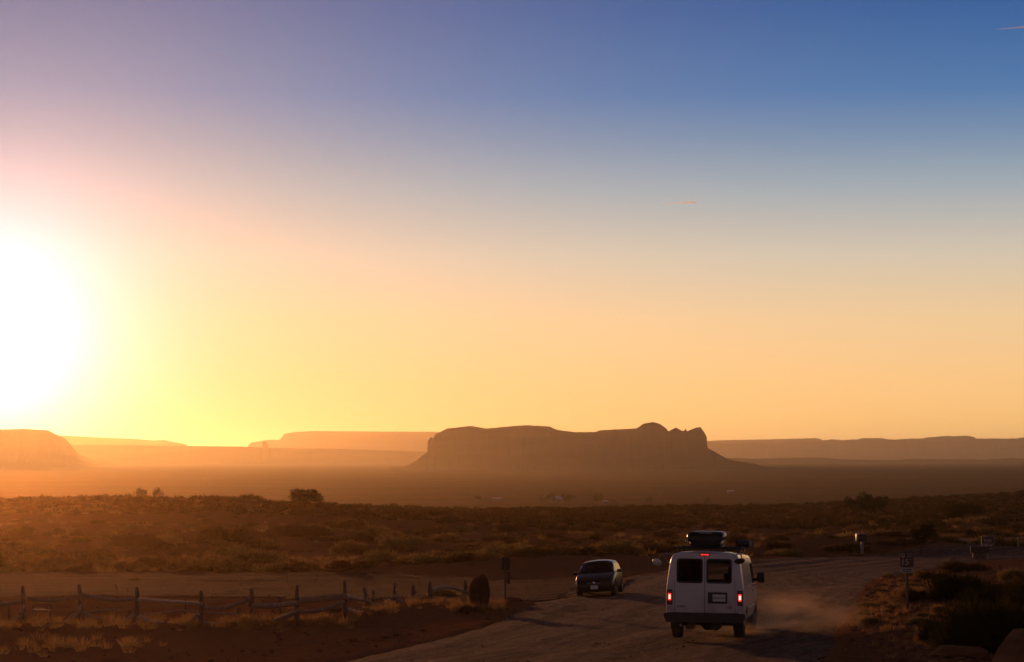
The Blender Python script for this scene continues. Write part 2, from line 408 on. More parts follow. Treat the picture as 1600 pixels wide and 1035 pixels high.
# ------------------------------------------------------------------ noise
def vnoise(x, y, seed=0):
    xi = np.floor(x).astype(np.int64); yi = np.floor(y).astype(np.int64)
    xf = x-xi; yf = y-yi
    def h(a, b):
        n = (a*374761393 + b*668265263 + seed*974711) & 0x7fffffff
        n = ((n ^ (n >> 13))*1274126177) & 0x7fffffff
        return ((n ^ (n >> 16)) & 0xffff)/65535.0
    u = xf*xf*(3-2*xf); v = yf*yf*(3-2*yf)
    return (h(xi, yi)*(1-u)+h(xi+1, yi)*u)*(1-v) + (h(xi, yi+1)*(1-u)+h(xi+1, yi+1)*u)*v
def fbm(x, y, oct=4, seed=0):
    s = 0; a = 0.5
    for i in range(oct): s = s + a*(vnoise(x*2**i, y*2**i, seed+i)-0.5); a *= 0.5
    return s

# ------------------------------------------------------------------ terrain
PXS = np.array([-1200, 0, 400, 800, 1200, 1600, 2800], float)
T = [  # distance, drop below eye level over these picture columns' bearings
 (-25,  [1.6]*7), (0, [1.9]*7), (20, [3.3, 3.3, 3.2, 3.0, 2.9, 2.9, 2.6]),
 (42,   [5.0, 4.95, 4.75, 4.35, 4.16, 4.15, 3.6]),
 (50,   [5.4, 5.2, 5.0, 4.64, 4.32, 4.10, 3.5]),
 (65,   [5.7, 5.66, 5.55, 5.10, 4.80, 4.30, 3.6]),
 (76,   [6.1, 6.06, 6.0, 5.40, 5.10, 4.45, 3.7]),
 (84,   [6.3, 6.30, 6.22, 5.68, 5.32, 4.62, 3.9]),
 (100,  [6.7, 6.68, 6.60, 6.10, 5.70, 5.00, 4.3]),
 (130,  [7.0, 7.12, 7.12, 6.80, 6.50, 5.90, 5.2]),
 (160,  [6.9, 7.15, 7.35, 7.20, 7.15, 6.45, 5.8]),
 (200,  [6.2, 6.60, 7.05, 7.60, 7.60, 6.85, 6.2]),
 (260,  [5.0, 5.15, 4.95, 7.75, 8.15, 7.2, 6.4]),
 (350,  [7.0, 7.2, 7.6, 8.6, 9.0, 7.8, 6.6]),
 (500,  [14, 14, 14, 11.4, 10.5, 8.7, 6.8]),
 (700,  [26, 26, 26, 20, 16, 9.7, 7.0]),
 (1000, [36, 36, 36, 33, 28, 20, 12]),
 (1500, [41, 41, 41, 41, 39, 36, 26]),
 (2000, [41, 41, 41, 41, 40, 38, 34]),
 (3000, [40, 40, 40, 40, 38, 37, 35]),
 (5000, [36, 36, 36, 36, 31, 28, 26]),
 (8000, [26, 26, 26, 26, 22, 18, 16]),
 (12000, [16, 16, 16, 16, 14, 12, 12]),
 (25000, [8]*7), (70000, [4]*7)]
TY = np.array([t[0] for t in T], float); TD = np.array([t[1] for t in T], float)
LW = np.log(TY+30.0)
NU, NWR = 340, 1300
U = np.linspace(-0.62, 0.62, NU)
U = np.sign(U)*(0.55*np.abs(U)+0.45*np.abs(U)**2/0.62)       # finer towards the middle
LWG = np.linspace(math.log(5.0), math.log(70030.0), NWR)
WG = np.exp(LWG)
YG = WG-30.0
GX = U[None, :]*WG[:, None]; GY = np.repeat(YG[:, None], NU, 1)
PXG = 800 + FPX*GX/np.maximum(GY, 12.0)
def smooth_cols(a, n):
    for _ in range(n):
        p = np.pad(a, ((0, 0), (1, 1)), 'edge'); a = (p[:, :-2]+2*p[:, 1:-1]+p[:, 2:])/4
    return a
def smooth_rows(a, n):
    for _ in range(n):
        p = np.pad(a, ((1, 1), (0, 0)), 'edge'); a = (p[:-2]+2*p[1:-1]+p[2:])/4
    return a
tab = np.stack([np.interp(LWG, LW, TD[:, j]) for j in range(7)], 1)      # rows x 7
drop = np.empty((NWR, NU))
for i in range(NWR): drop[i] = np.interp(PXG[i], PXS, tab[i])
drop = smooth_rows(smooth_cols(drop, 10), 60)
Z0 = CZ - drop
def wx(px, Y): return (px-800.0)*Y/FPX
def bump(px, Y, h, rx, ry):
    cx = wx(px, Y)
    return h*np.exp(-(((GX-cx)/rx)**2 + ((GY-Y)/ry)**2))
# mounds of the place: along the fence, by the boulder, hummocks on the slope
for b in [(700, 73, 0.42, 3.2, 3.0), (600, 69, 0.28, 3.0, 2.0), (430, 68, 0.30, 3.5, 1.6), (290, 70, 0.22, 2.4, 1.6), (60, 66, 0.25, 4, 2),
          (1480, 70, 0.35, 4, 8), (1375, 52, 0.22, 1.1, 4), (1392, 61, 0.28, 1.3, 5), (1410, 71, 0.28, 1.4, 5), (1470, 62, 0.25, 3, 8), (1560, 48, 0.2, 2.5, 4), (1580, 56, 0.35, 3, 6), (900, 120, 0.9, 14, 8), (1150, 135, 0.9, 16, 7), (1340, 133, 0.8, 7, 5),
          (1520, 128, 0.25, 5, 3), (370, 190, 0.5, 8, 7), (480, 178, 0.45, 8, 7), (160, 200, 0.45, 10, 8), (720, 225, 0.5, 10, 8), (1010, 240, 0.5, 12, 9),
          (640, 170, 0.5, 6, 4), (240, 258, 0.7, 14, 10)]:
    Z0 = Z0 + bump(*b)
# unevenness that grows with the distance
amp = np.clip((GY-150)/500, 0, 1)
Z0 = Z0 + fbm(GX/22+5, GY/22, 3, 3)*0.35*np.clip((GY-55)/60, 0.1, 1) + fbm(GX/7+3, GY/9, 3, 13)*0.9*np.clip((GY-122)/25, 0, 1)*np.clip((700-GY)/300, 0, 1) + amp*fbm(GX/160+2, GY/160, 3, 9)*2.2

# roads: cross-sections of (picture column, distance) pairs, left/near edge then right/far edge
def sect(lst): return [((wx(a[0], a[1]), a[1]), (wx(b[0], b[1]), b[1])) for a, b in lst]
ROAD = [((-6.5, -8.0), (6.5, -8.0)), ((-7.2, 20.0), (6.4, 20.0))] + sect([
    ((330, 42), (1290, 42)), ((560, 50), (1318, 50)), ((755, 62), (1340, 61)), ((830, 74), (1356, 71)), ((880, 88), (1372, 80)),
    ((960, 103), (1395, 88)), ((1070, 113), (1425, 95)), ((1200, 119), (1465, 101)), ((1330, 124), (1510, 106)), ((1500, 130), (1570, 111)), ((1760, 136), (1760, 117)), ((2100, 140), (2100, 120))])
TRACK = sect([((-700, 96), (-700, 128)), ((-100, 97), (-100, 127)), ((200, 97), (200, 126)), ((400, 94), (400, 124)), ((560, 89), (560, 118)),
    ((700, 83), (700, 110)), ((800, 78), (800, 106)), ((880, 78), (880, 104)), ((960, 84), (990, 101))])
FARROAD = sect([((1225, 155), (1225, 158)), ((1300, 150), (1300, 164)), ((1400, 146), (1400, 168)), ((1500, 143), (1500, 172)), ((1650, 141), (1650, 176)), ((2100, 140), (2100, 180))])
def outline(secs): return [s[0] for s in secs] + [s[1] for s in reversed(secs)]
def inside(poly, x, y):
    m = np.zeros(np.shape(x), bool); n = len(poly)
    for i in range(n):
        x1, y1 = poly[i]; x2, y2 = poly[(i+1) % n]
        if y1 == y2: continue
        c = ((y1 > y) != (y2 > y)) & (x < (x2-x1)*(y-y1)/(y2-y1)+x1)
        m ^= c
    return m
POLYS = [outline(ROAD), outline(TRACK), outline(FARROAD)]
mask = np.zeros_like(Z0)
for p in POLYS: mask = np.maximum(mask, inside(p, GX, GY).astype(float))
maskS = smooth_rows(smooth_cols(mask, 5), 5)
rough_ = (fbm(GX/1.3, GY/1.3, 4, 21)*0.22 + fbm(GX/4.5, GY/4.5, 3, 31)*0.30)*np.clip((400-GY)/300, 0, 1)
ZG = Z0 + rough_*(1-maskS) - 0.10*np.clip((maskS-0.5)*2.2, 0, 1) + 0.05*np.clip(1-np.abs(maskS-0.3)/0.3, 0, 1)*np.clip((200-GY)/120, 0, 1)
def _look(Zarr, x, y):
    w = np.maximum(np.asarray(y, float)+30.0, 5.001)
    fi = (np.log(w)-LWG[0])/(LWG[1]-LWG[0])
    u = np.asarray(x, float)/w
    fj = np.interp(u, U, np.arange(NU))
    i = np.clip(np.floor(fi).astype(int), 0, NWR-2); j = np.clip(np.floor(fj).astype(int), 0, NU-2)
    a = np.clip(fi-i, 0, 1); b = fj-j
    return (Zarr[i, j]*(1-b)+Zarr[i, j+1]*b)*(1-a) + (Zarr[i+1, j]*(1-b)+Zarr[i+1, j+1]*b)*a
def gz(x, y): return _look(ZG, x, y)            # ground sheet
def gz0(x, y): return _look(Z0, x, y)           # smooth base the roads follow
def on_road(x, y): return _look(mask, x, y) > 0.05
def hit(px, py, y0=36.0, y1=900.0, base=None):
    """where the bearing of this picture point first meets the ground"""
    Y = np.exp(np.linspace(math.log(y0), math.log(y1), 4000)); x = (px-800)*Y/FPX
    line = CZ - (py-HOR)*Y/FPX
    z = (base or gz)(x, Y)
    k = np.argmax(z >= line)
    if z[k] < line[k]: k = len(Y)-1
    return float(x[k]), float(Y[k]), float(z[k])

verts = np.stack([GX, GY, ZG], -1).reshape(-1, 3)
ii, jj = np.meshgrid(np.arange(NWR-1), np.arange(NU-1), indexing='ij')
q = np.stack([ii*NU+jj, ii*NU+jj+1, (ii+1)*NU+jj+1, (ii+1)*NU+jj], -1).reshape(-1, 4)
g = link('ground', npmesh('ground', verts, q, M['soil'], True)); tag(g, kind='structure', label='red desert ground running out to the plain')

def strip(name, secs, mat, lift, na, nc, label, rag=1.0):
    A = np.array([s[0] for s in secs]); B = np.array([s[1] for s in secs])
    k = np.arange(len(secs)); t = np.linspace(0, len(secs)-1, na)
    def cr(P):      # Catmull-Rom through the edge points
        i = np.clip(np.floor(t).astype(int), 0, len(P)-2); f = (t-i)[:, None]
        p0 = P[np.maximum(i-1, 0)]; p1 = P[i]; p2 = P[i+1]; p3 = P[np.minimum(i+2, len(P)-1)]
        return 0.5*((2*p1)+(-p0+p2)*f+(2*p0-5*p1+4*p2-p3)*f**2+(-p0+3*p1-3*p2+p3)*f**3)
    LA, LB = cr(A), cr(B)
    for E, sd in ((LA, 50), (LB, 55)):       # ragged edges
        E[:, 0] += rag*1.3*fbm(E[:, 0]/2.6, E[:, 1]/2.6, 4, sd); E[:, 1] += rag*(0.9*fbm(E[:, 0]/2.6+9, E[:, 1]/2.6, 4, sd+2)+0.8*fbm(E[:, 0]/9+9, E[:, 1]/9, 2, sd+4))
    s = np.linspace(0, 1, nc)
    X = LA[:, None, 0]*(1-s)+LB[:, None, 0]*s; Yv = LA[:, None, 1]*(1-s)+LB[:, None, 1]*s
    wid = np.hypot(LB[:, 0]-LA[:, 0], LB[:, 1]-LA[:, 1])[:, None]
    edge = np.minimum(s, 1-s)[None, :]*wid
    dist = np.concatenate([[0], np.cumsum(np.hypot(*np.diff((LA+LB)/2, axis=0).T))])
    rut = 0.030*np.sin(s[None, :]*wid*2.1+1.3*fbm(dist[:, None]/9, s[None, :]*0+1, 2, 61)*6) + 0.05*fbm(X/1.1, Yv/1.1, 4, 71) + 0.10*fbm(X/5, Yv/5, 2, 75)
    Z = gz0(X, Yv) + lift + 0.02 + np.maximum(rut, -0.075)*np.clip(edge/1.5, 0, 1) - 0.08*np.clip(1-edge/0.8, 0, 1)**1.5
    V = np.stack([X, Yv, Z], -1).reshape(-1, 3)
    a, b = np.meshgrid(np.arange(na-1), np.arange(nc-1), indexing='ij')
    Q = np.stack([a*nc+b, a*nc+b+1, (a+1)*nc+b+1, (a+1)*nc+b], -1).reshape(-1, 4)
    me = npmesh(name, V, Q, mat, True)
    uvl = me.uv_layers.new(name='UVMap')
    UV = np.stack([s[None, :]*wid+0*X, dist[:, None]+0*X], -1).reshape(-1, 2)
    uvl.data.foreach_set('uv', UV[Q.ravel()].astype(np.float32).ravel())
    # face up
    o = link(name, me); tag(o, kind='structure', label=label)
    return o
strip('road', ROAD, M['road'], 0.02, 700, 90, 'wide gravel road curving away to the right past the van')
strip('dirt_track', TRACK, M['track'], 0.028, 400, 60, 'flat red dirt track behind the log fence', 4.0)
strip('far_road', FARROAD, M['road'], 0.02, 200, 30, 'far gravel road behind the mound')

# ------------------------------------------------------------------ mesas and hills on the skyline
def mesa(name, sil, Y, depth, base_py, label, cliff_py=None, seed=0, step=None, flute=1.0, kind='structure', cat=None, talus=1.7):
    sil = sorted(sil); xs = np.array([a for a, _ in sil], float); ys = np.array([b for _, b in sil], float)
    step = step or 1.6
    px = np.unique(np.concatenate([np.arange(xs[0], xs[-1]+step, step), xs])); px = px[px <= xs[-1]]
    py = np.interp(px, xs, ys)
    n = len(px)
    Yr = Y+depth*0.45
    h = (HOR-py)*Yr/FPX + CZ
    h = h + (fbm(px/6.0, px*0+seed, 3, seed)*1.6+fbm(px/1.7, px*0+seed+3, 2, seed)*1.2)*Y/FPX*flute*np.clip((HOR+4-py)/20, 0, 1)
    zb = CZ + (HOR-base_py)*Y/FPX
    X = (px-800)*Yr/FPX
    zc = CZ + (HOR-cliff_py)*Y/FPX if cliff_py else None
    rows = []
    # outline of the plan: half depth narrows towards both ends
    e = np.minimum(px-px[0], px[-1]-px)/max(1.0, (px[-1]-px[0])*0.12); half = depth*(0.35+0.65*np.clip(e, 0, 1)**0.5)
    fl = (0.6 if name == 'mesa' else 0.3)*(fbm(px/7.0, px*0+1.3, 4, seed+5)*1.0 + fbm(px/2.2, px*0+7.7, 2, seed+8)*0.5)*0.35*depth*flute
    top = np.maximum(h, zb+1)
    cb = np.minimum(top-0.02*(top-zb), zc) if zc is not None else zb+(top-zb)*0.45
    cb = cb + fbm(px/9.0, px*0+4.2, 3, seed+11)*0.10*(top-zb)
    cb = np.minimum(cb, top-0.5)
    secs = []
    toe = half + (cb-zb)*talus
    for off, z, fk in ((toe+20, zb-Y*0.004, 0.4), (toe, zb, 0.4), ((toe*0.45+half*0.55), zb+(cb-zb)*0.42, 0.7), (half*1.02, cb, 1.0), (half*0.99, cb+(top-cb)*0.35, 1.0),
                       (half*0.965, cb+(top-cb)*0.40, 0.9), (half*0.95, cb+(top-cb)*0.85, 0.9), (half*0.90, cb+(top-cb)*0.93, 0.8), (half*0.6, top, 0.5)):
        secs.append((-(off+fl*fk), z))
    secs.append((0*half, top-3.5*Yr/FPX)); secs.append((half*0.6, np.maximum(top-10*Yr/FPX, cb)))
    secs.append((half, cb)); secs.append((toe, zb)); secs.append((toe+20, zb-Y*0.004))
    V = np.stack([np.stack([X*(Y+o)/Y if False else X, Y+depth+o+0*X, z+0*X], -1) for o, z in secs], 1)   # n x k x 3
    k = V.shape[1]
    a, b = np.meshgrid(np.arange(n-1), np.arange(k-1), indexing='ij')
    Q = np.stack([a*k+b, (a+1)*k+b, (a+1)*k+b+1, a*k+b+1], -1).reshape(-1, 4)
    o = link(name, npmesh(name, V.reshape(-1, 3), Q, M['mesa'], True))
    tag(o, label=label, kind=kind, cat=cat)
    return o
mesa('mesa', [(610,732),(636,728),(649,721.7),(668.6,706.7),(669.3,688.7),(673,684),(677,685.7),(680.6,679),(699,670),(735,666),(761,670),(806,666),(825,664.7),(859,667),(870,672),(896,675.6),
  (930,675.6),(937.5,672.6),(994,670),(1005,662.5),(1020,660),(1031,663),(1040.6,670),(1044,674.5),(1055.6,668.5),(1065,673.7),(1069.5,673.5),(1070.6,670.5),(1072.5,674.5),(1087.5,668.5),
  (1094,668),(1099,675.6),(1101.7,681),(1103,700),(1132.5,716.9),(1147.5,720.6),(1172,724),(1190,728),(1215,732)], 7200, 130, 731, 'long dark flat topped mesa in the middle of the skyline', 704, 3, flute=0.45)
mesa('mesa', [(-700,690),(-500,672),(-200,671),(0,671.7),(37.5,670.6),(77,673),(86,678),(98,683),(107,695),(112,710),(131,719),(169,727),(225,734)], 9500, 150, 738,
     'pale sunlit mesa at the left edge under the sun', 712, 17, flute=0.35)
mesa('plateau', [(-300,694),(109,695.7),(187,695.7),(289,697),(375,698),(424,700),(525,701.7),(600,704),(690,707),(760,722)], 12500, 250, 728, 'long low plateau left of the dark mesa', 708, 23, flute=0.35)
mesa('far_mesa', [(-300,676),(98,681),(150,683.7),(206,686),(240,688.6),(259,687.5),(262,689),(289,694),(291,696),(296,703)], 18000, 260, 712, 'thin far ridge behind the sunlit mesa', 703, 29, flute=0.3)
mesa('far_mesa', [(386,700),(388,695.7),(392,692),(410,689),(424,687.5),(437,688),(440,685.6),(446,678),(461,675.5),(487,674),(600,674.7),(680,675),(740,680),(760,700)], 18500, 260, 712, 'pale far mesa just left of the dark mesa', 700, 31, flute=0.3)
mesa('butte', [(408,700),(410.5,699),(411,692),(413,690.4),(416,690.6),(418.3,693),(419,699),(422,701)], 12400, 14, 706, 'tiny upright butte standing on the plateau edge', 698, 37, step=0.5, flute=0.3)
mesa('hills', [(1060,700),(1100,693),(1162,692),(1217,693),(1220,690.6),(1234,690),(1256,690.6),(1281,689),(1300,687),(1319,688),(1340,687),(1345,685),(1375,685),(1387,687),(1398,687.5),
  (1412,686),(1437,685.6),(1453,683.7),(1475,681.5),(1487,682.5),(1503,681),(1516,682.5),(1519,685.6),(1587,685.6),(1600,683),(1700,684),(1900,690),(2100,705)], 22000, 500, 722, 'pale hills on the right of the skyline', 705, 41, flute=0.8)
mesa('far_hills', [(1050,700),(1090,690.5),(1120,688.5),(1194,687),(1275,685),(1281,687),(1300,700)], 25000, 700, 716, 'faintest hills behind the right hand range', 700, 43, flute=0.3)
mesa('ridge', [(1090,724),(1131,715.6),(1178,717),(1234,715.6),(1281,715.3),(1325,718.4),(1400,719.4),(1416,717.5),(1537,718.4),(1578,716),(1600,717.5),(1800,719),(1950,726)], 12500, 500, 729, 'low dark ridge at the foot of the right hand hills', 722, 47, flute=0.3)

# ------------------------------------------------------------------ plants: leaf and stem meshes
def blades(P, D, Ln, Wd, rs, tip=0.25):
    """one tapered leaf per point P, growing along D"""
    n = len(P); D = D/np.linalg.norm(D, axis=1, keepdims=True)
    r_ = rs.normal(size=(n, 3)); s = np.cross(D, r_); s /= np.linalg.norm(s, axis=1, keepdims=True)
    Ln = np.broadcast_to(Ln, n)[:, None]; Wd = np.broadcast_to(Wd, n)[:, None]
    V = np.stack([P-s*Wd/2, P+s*Wd/2, P+D*Ln+s*Wd/2*tip, P+D*Ln-s*Wd/2*tip], 1)
    return V.reshape(-1, 3), np.arange(n*4).reshape(n, 4)
def dome_points(n, rs, h=0.8, lobes=6, lo=0.35):
    """points in an uneven mound made of several clumps, radius about 1"""
    cs = rs.normal(size=(lobes, 3)); cs[:, 2] = np.abs(cs[:, 2])*0.5
    cs /= np.maximum(np.linalg.norm(cs, axis=1, keepdims=True), 0.4); cs *= rs.uniform(0.25, 0.62, (lobes, 1)); cs[:, 2] *= h
    rad = rs.uniform(0.30, 0.52, lobes)
    k = rs.integers(0, lobes, n)
    d = rs.normal(size=(n, 3)); d[:, 2] = np.abs(d[:, 2])*0.9+0.05; d /= np.linalg.norm(d, axis=1, keepdims=True)
    r_ = (lo+(1-lo)*rs.random(n)**0.5)*rad[k]
    P = cs[k] + d*r_[:, None]*np.array([1, 1, h*1.15])
    P[:, 2] = np.maximum(P[:, 2], 0.0)
    return P, d
def shrub_arrays(seed, n, h=0.8, ln=0.20, wd=0.05, lobes=7, up=0.5):
    rs = np.random.default_rng(seed)
    P, d = dome_points(n, rs, h, lobes)
    D = d*0.8 + rs.normal(size=(n, 3))*0.45 + np.array([0, 0, up])
    return blades(P-D*0.06, D, ln*rs.uniform(0.6, 1.3, n), wd*rs.uniform(0.6, 1.4, n), rs)
def tussock_arrays(seed, n, spread=0.8, wd=0.03):
    rs = np.random.default_rng(seed)
    a = rs.uniform(0, 2*np.pi, n); r0 = np.sqrt(rs.random(n))*0.38
    P = np.stack([r0*np.cos(a), r0*np.sin(a), 0*a-0.03], 1)
    D = np.stack([np.cos(a)*r0/0.38*spread+rs.normal(size=n)*0.18, np.sin(a)*r0/0.38*spread+rs.normal(size=n)*0.18, np.ones(n)], 1)
    return blades(P, D, rs.uniform(0.5, 1.05, n), wd*rs.uniform(0.6, 1.3, n), rs, 0.15)
def arrays_mesh(name, arr, mat): return npmesh(name, arr[0], arr[1], mat)
SHR = [arrays_mesh('shrub_leaves', shrub_arrays(100+i, 1500, h=0.60+0.08*(i % 4), ln=0.13, wd=0.040, lobes=4+i % 5, up=0.25), M[('sage', 'brush', 'sage', 'rabbit')[i % 4]]) for i in range(8)]
BIG = [arrays_mesh('big_shrub_leaves', shrub_arrays(200+i, 4200, h=0.72, ln=0.16, wd=0.022, lobes=13, up=0.6), M[('darkbush', 'sage', 'rabbit')[i]]) for i in range(3)]
TUS = [arrays_mesh('tussock_blades', tussock_arrays(300+i, 220, wd=0.035), M['grass']) for i in range(3)]

def place(name, me, x, y, sx, sy, sz, label, cat, group, rz=None, z=None, sink=0.05):
    o = link(name, me)
    o.location = (x, y, (gz(x, y) if z is None else z)-sink*sz)
    o.scale = (sx, sy, sz); o.rotation_euler = (0, 0, rnd.uniform(0, 6.28) if rz is None else rz)
    tag(o, label, cat, group); return o

# shrubs one can point to
def big_shrub(px, py, wpx, hpx, k, label, kind='big_shrub', sq=0.8):
    x, Y, z = hit(px, py); s = Y/FPX
    return place(kind, BIG[k], x, Y, wpx*s*0.5*1.05, wpx*s*0.5*sq, hpx*s/0.95, label, 'shrub', None, rz=rnd.uniform(-0.4, 0.4), sink=0.04)
big_shrub(1530, 1010, 205, 118, 0, 'largest near black shrub right behind the slab and beside the big boulder')
big_shrub(1610, 975, 150, 98, 0, 'dark shrub cut off by the right edge above the big boulder')
big_shrub(1490, 935, 120, 68, 0, 'dark shrub to the right of the speed sign above the round tumbleweed')
big_shrub(1463, 957, 34, 30, 2, 'small round tumbleweed shrub right of the speed sign post', 'round_shrub')
big_shrub(1580, 908, 66, 46, 2, 'golden topped shrub below the hotel sign at the right edge', 'round_shrub')
big_shrub(1505, 893, 90, 34, 1, 'low green shrub in front of the hotel sign base')
big_shrub(1548, 928, 64, 40, 1, 'brown shrub between the golden topped shrub and the large black one')
big_shrub(1455, 905, 60, 26, 1, 'low brown shrub on the bank edge right of the speed sign panel')
big_shrub(1432, 972, 46, 20, 2, 'reddish dry shrub at the foot of the speed sign', 'round_shrub')
big_shrub(1407, 963, 22, 14, 1, 'tiny grey green shrub touching the speed sign post', 'round_shrub')
big_shrub(1358, 971, 42, 18, 2, 'yellowish dry shrub near the right road edge', 'round_shrub')
big_shrub(1385, 957, 24, 16, 2, 'pale dry shrub left of the speed sign post', 'round_shrub')
big_shrub(1216, 857, 52, 24, 1, 'rounded shrub just right of the van roof on the far bank', 'round_shrub')
big_shrub(1502, 812, 84, 50, 0, 'tall dark shrub on the far slope above the hotel sign')
big_shrub(466, 957, 46, 22, 2, 'green rounded shrub growing between the log rails', 'round_shrub')
big_shrub(525, 953, 40, 18, 2, 'dry shrub behind the right half of the log fence', 'round_shrub')
big_shrub(693, 934, 62, 34, 2, 'dry grassy shrub piled against the fence end near the boulder', 'round_shrub')
big_shrub(1585, 1012, 150, 122, 0, 'tall black shrub between the largest near shrub and the right edge of the picture')
big_shrub(1462, 1000, 90, 58, 0, 'black shrub at the left foot of the largest near shrub')
big_shrub(1548, 962, 150, 76, 0, 'wide dark shrub behind the largest near shrub')
big_shrub(1428, 936, 60, 36, 1, 'brown green shrub just right of the speed sign post')
big_shrub(1600, 935, 90, 58, 1, 'brown shrub at the right edge under the golden topped shrub')
big_shrub(738, 956, 44, 24, 1, 'low brush against the left foot of the upright boulder')
big_shrub(772, 951, 34, 15, 2, 'low dry brush at the right foot of the upright boulder', 'round_shrub')
big_shrub(430, 893, 34, 18, 1, 'pale rounded shrub at the edge of the dirt track')
for px, py, w_, h_ in ((60, 872, 90, 26), (150, 866, 70, 22), (210, 852, 110, 30), (345, 846, 130, 34), (470, 838, 120, 30), (545, 858, 60, 20)):
    big_shrub(px, py, w_, h_, 0 if w_ > 80 else 1, 'broad dark hummock of brush on the slope behind the log fence')['group'] = 'brush hummocks on the left slope'

# repeats of the slope and the flat
cand = []
def try_place(px, Y, wmin, wmax):
    x = wx(px, Y)
    if on_road(x, Y): return None
    if px > 1290 and px < 1420 and Y < 60: return None
    return (px, x, Y, wmin+(wmax-wmin)*rnd.random()**2.3)
N_IND = 0; ZONE = {'left': [], 'mid': [], 'right': []}
seeds = []
for i in range(1750):
    Y = math.exp(rnd.uniform(math.log(118), math.log(330))); px = rnd.uniform(-60, 1660)
    r_ = try_place(px, Y, 0.7, 3.8)
    if r_: seeds.append(r_)
for i in range(90):      # stragglers on the far edge of the track
    Y = rnd.uniform(114, 131); px = rnd.uniform(-20, 820)
    seeds.append((px, wx(px, Y), Y, 0.4+0.8*rnd.random()**2))
for i in range(70):      # the band of brush at the foot of the slope
    Y = rnd.uniform(129, 146); px = rnd.uniform(-20, 900)
    r_ = try_place(px, Y, 0.8, 2.0)
    if r_: seeds.append(r_)
seeds.sort(key=lambda t: -t[3]/t[2])
IND, REST = seeds[:230], seeds[230:]
for i in range(1100):    # the same cover goes on to both sides of what the photograph frames
    Y = math.exp(rnd.uniform(math.log(70), math.log(330))); px = rnd.choice((rnd.uniform(-900, -60), rnd.uniform(1660, 2500)))
    r_ = try_place(px, Y, 0.6, 3.4)
    if r_: REST.append(r_)
rnd.shuffle(REST)
for px, x, Y, w_ in IND:
    zone = 'left' if px < 640 else ('mid' if px < 1180 else 'right')
    lab, grp = {'left': ('low desert shrub among the brush on the slope behind the log fence', 'shrubs on the left slope'),
                'mid': ('low desert shrub on the scrub flat behind the parked car and the van', 'shrubs on the middle flat'),
                'right': ('low desert shrub on the scrub flat beyond the far gravel road', 'shrubs on the right flat')}[zone]
    k = rnd.randrange(8)
    place('desert_shrub', SHR[k], x, Y, w_*0.66, w_*0.6, w_*rnd.uniform(0.30, 0.56), lab, 'shrub', grp)
# near bank on the right: small dry plants
for i in range(110):
    px = rnd.uniform(1330, 1520); Y = rnd.uniform(50, 92); x = wx(px, Y)
    if on_road(x, Y): continue
    s_ = 0.10+0.34*rnd.random()**1.8
    place('dry_bush', SHR[rnd.choice((1, 3, 5, 7))], x, Y, s_, s_, s_*rnd.uniform(0.5, 0.9), 'small dry bush on the stony bank around the speed sign', 'shrub', 'dry bushes on the right bank')

def scatter(name, items, arrs, mat, label):
    V = []; Qs = []; off = 0
    for (x, y, z, sx, sz, rz, k) in items:
        v, qd = arrs[k]; c, s_ = math.cos(rz), math.sin(rz)
        w_ = np.empty_like(v); w_[:, 0] = (v[:, 0]*c-v[:, 1]*s_)*sx+x; w_[:, 1] = (v[:, 0]*s_+v[:, 1]*c)*sx+y; w_[:, 2] = v[:, 2]*sz+z
        V.append(w_); Qs.append(qd+off); off += len(v)
    o = link(name, npmesh(name, np.concatenate(V), np.concatenate(Qs), mat)); tag(o, label, kind='stuff'); return o
low = [shrub_arrays(400+i, 330, h=0.62, ln=0.20, wd=0.085, lobes=3+i % 4, up=0.2) for i in range(6)]
far = [shrub_arrays(430+i, 80, h=0.55, ln=0.26, wd=0.20, lobes=3+i, up=0.1) for i in range(4)]
it1 = [(x, Y, float(gz(x, Y))-0.04, w_*0.64, w_*rnd.uniform(0.26, 0.52), rnd.uniform(0, 6.28), rnd.randrange(6)) for px, x, Y, w_ in REST]
scatter('scrub', it1[:len(it1)//2], low, M['sage'], 'low sage scrub covering the slopes')
scatter('scrub', it1[len(it1)//2:], low, M['brush'], 'brown dry brush covering the slopes')
itf = []
for i in range(7800):
    Y = math.exp(rnd.uniform(math.log(230), math.log(1000))); px = rnd.uniform(-60, 1660) if i < 5200 else rnd.choice((rnd.uniform(-900, -60), rnd.uniform(1660, 2500))); x = wx(px, Y)
    w_ = rnd.uniform(0.9, 3.0); itf.append((x, Y, float(gz(x, Y))-0.05, w_*0.6, w_*rnd.uniform(0.4, 0.65), rnd.uniform(0, 6.28), rnd.randrange(4)))
scatter('far_scrub', itf, far, M['sage'], 'distant scrub on the ridge above the plain')
itp = []
for i in range(3000):
    Y = math.exp(rnd.uniform(math.log(1000), math.log(4000))); px = rnd.uniform(-60, 1660); x = wx(px, Y)
    w_ = rnd.uniform(0.8, 2.6); itp.append((x, Y, float(gz(x, Y))-0.1, w_*0.7, w_*rnd.uniform(0.25, 0.45), rnd.uniform(0, 6.28), rnd.randrange(4)))
scatter('plain_scrub', itp, far, M['sage'], 'scattered scrub dots over the far plain')
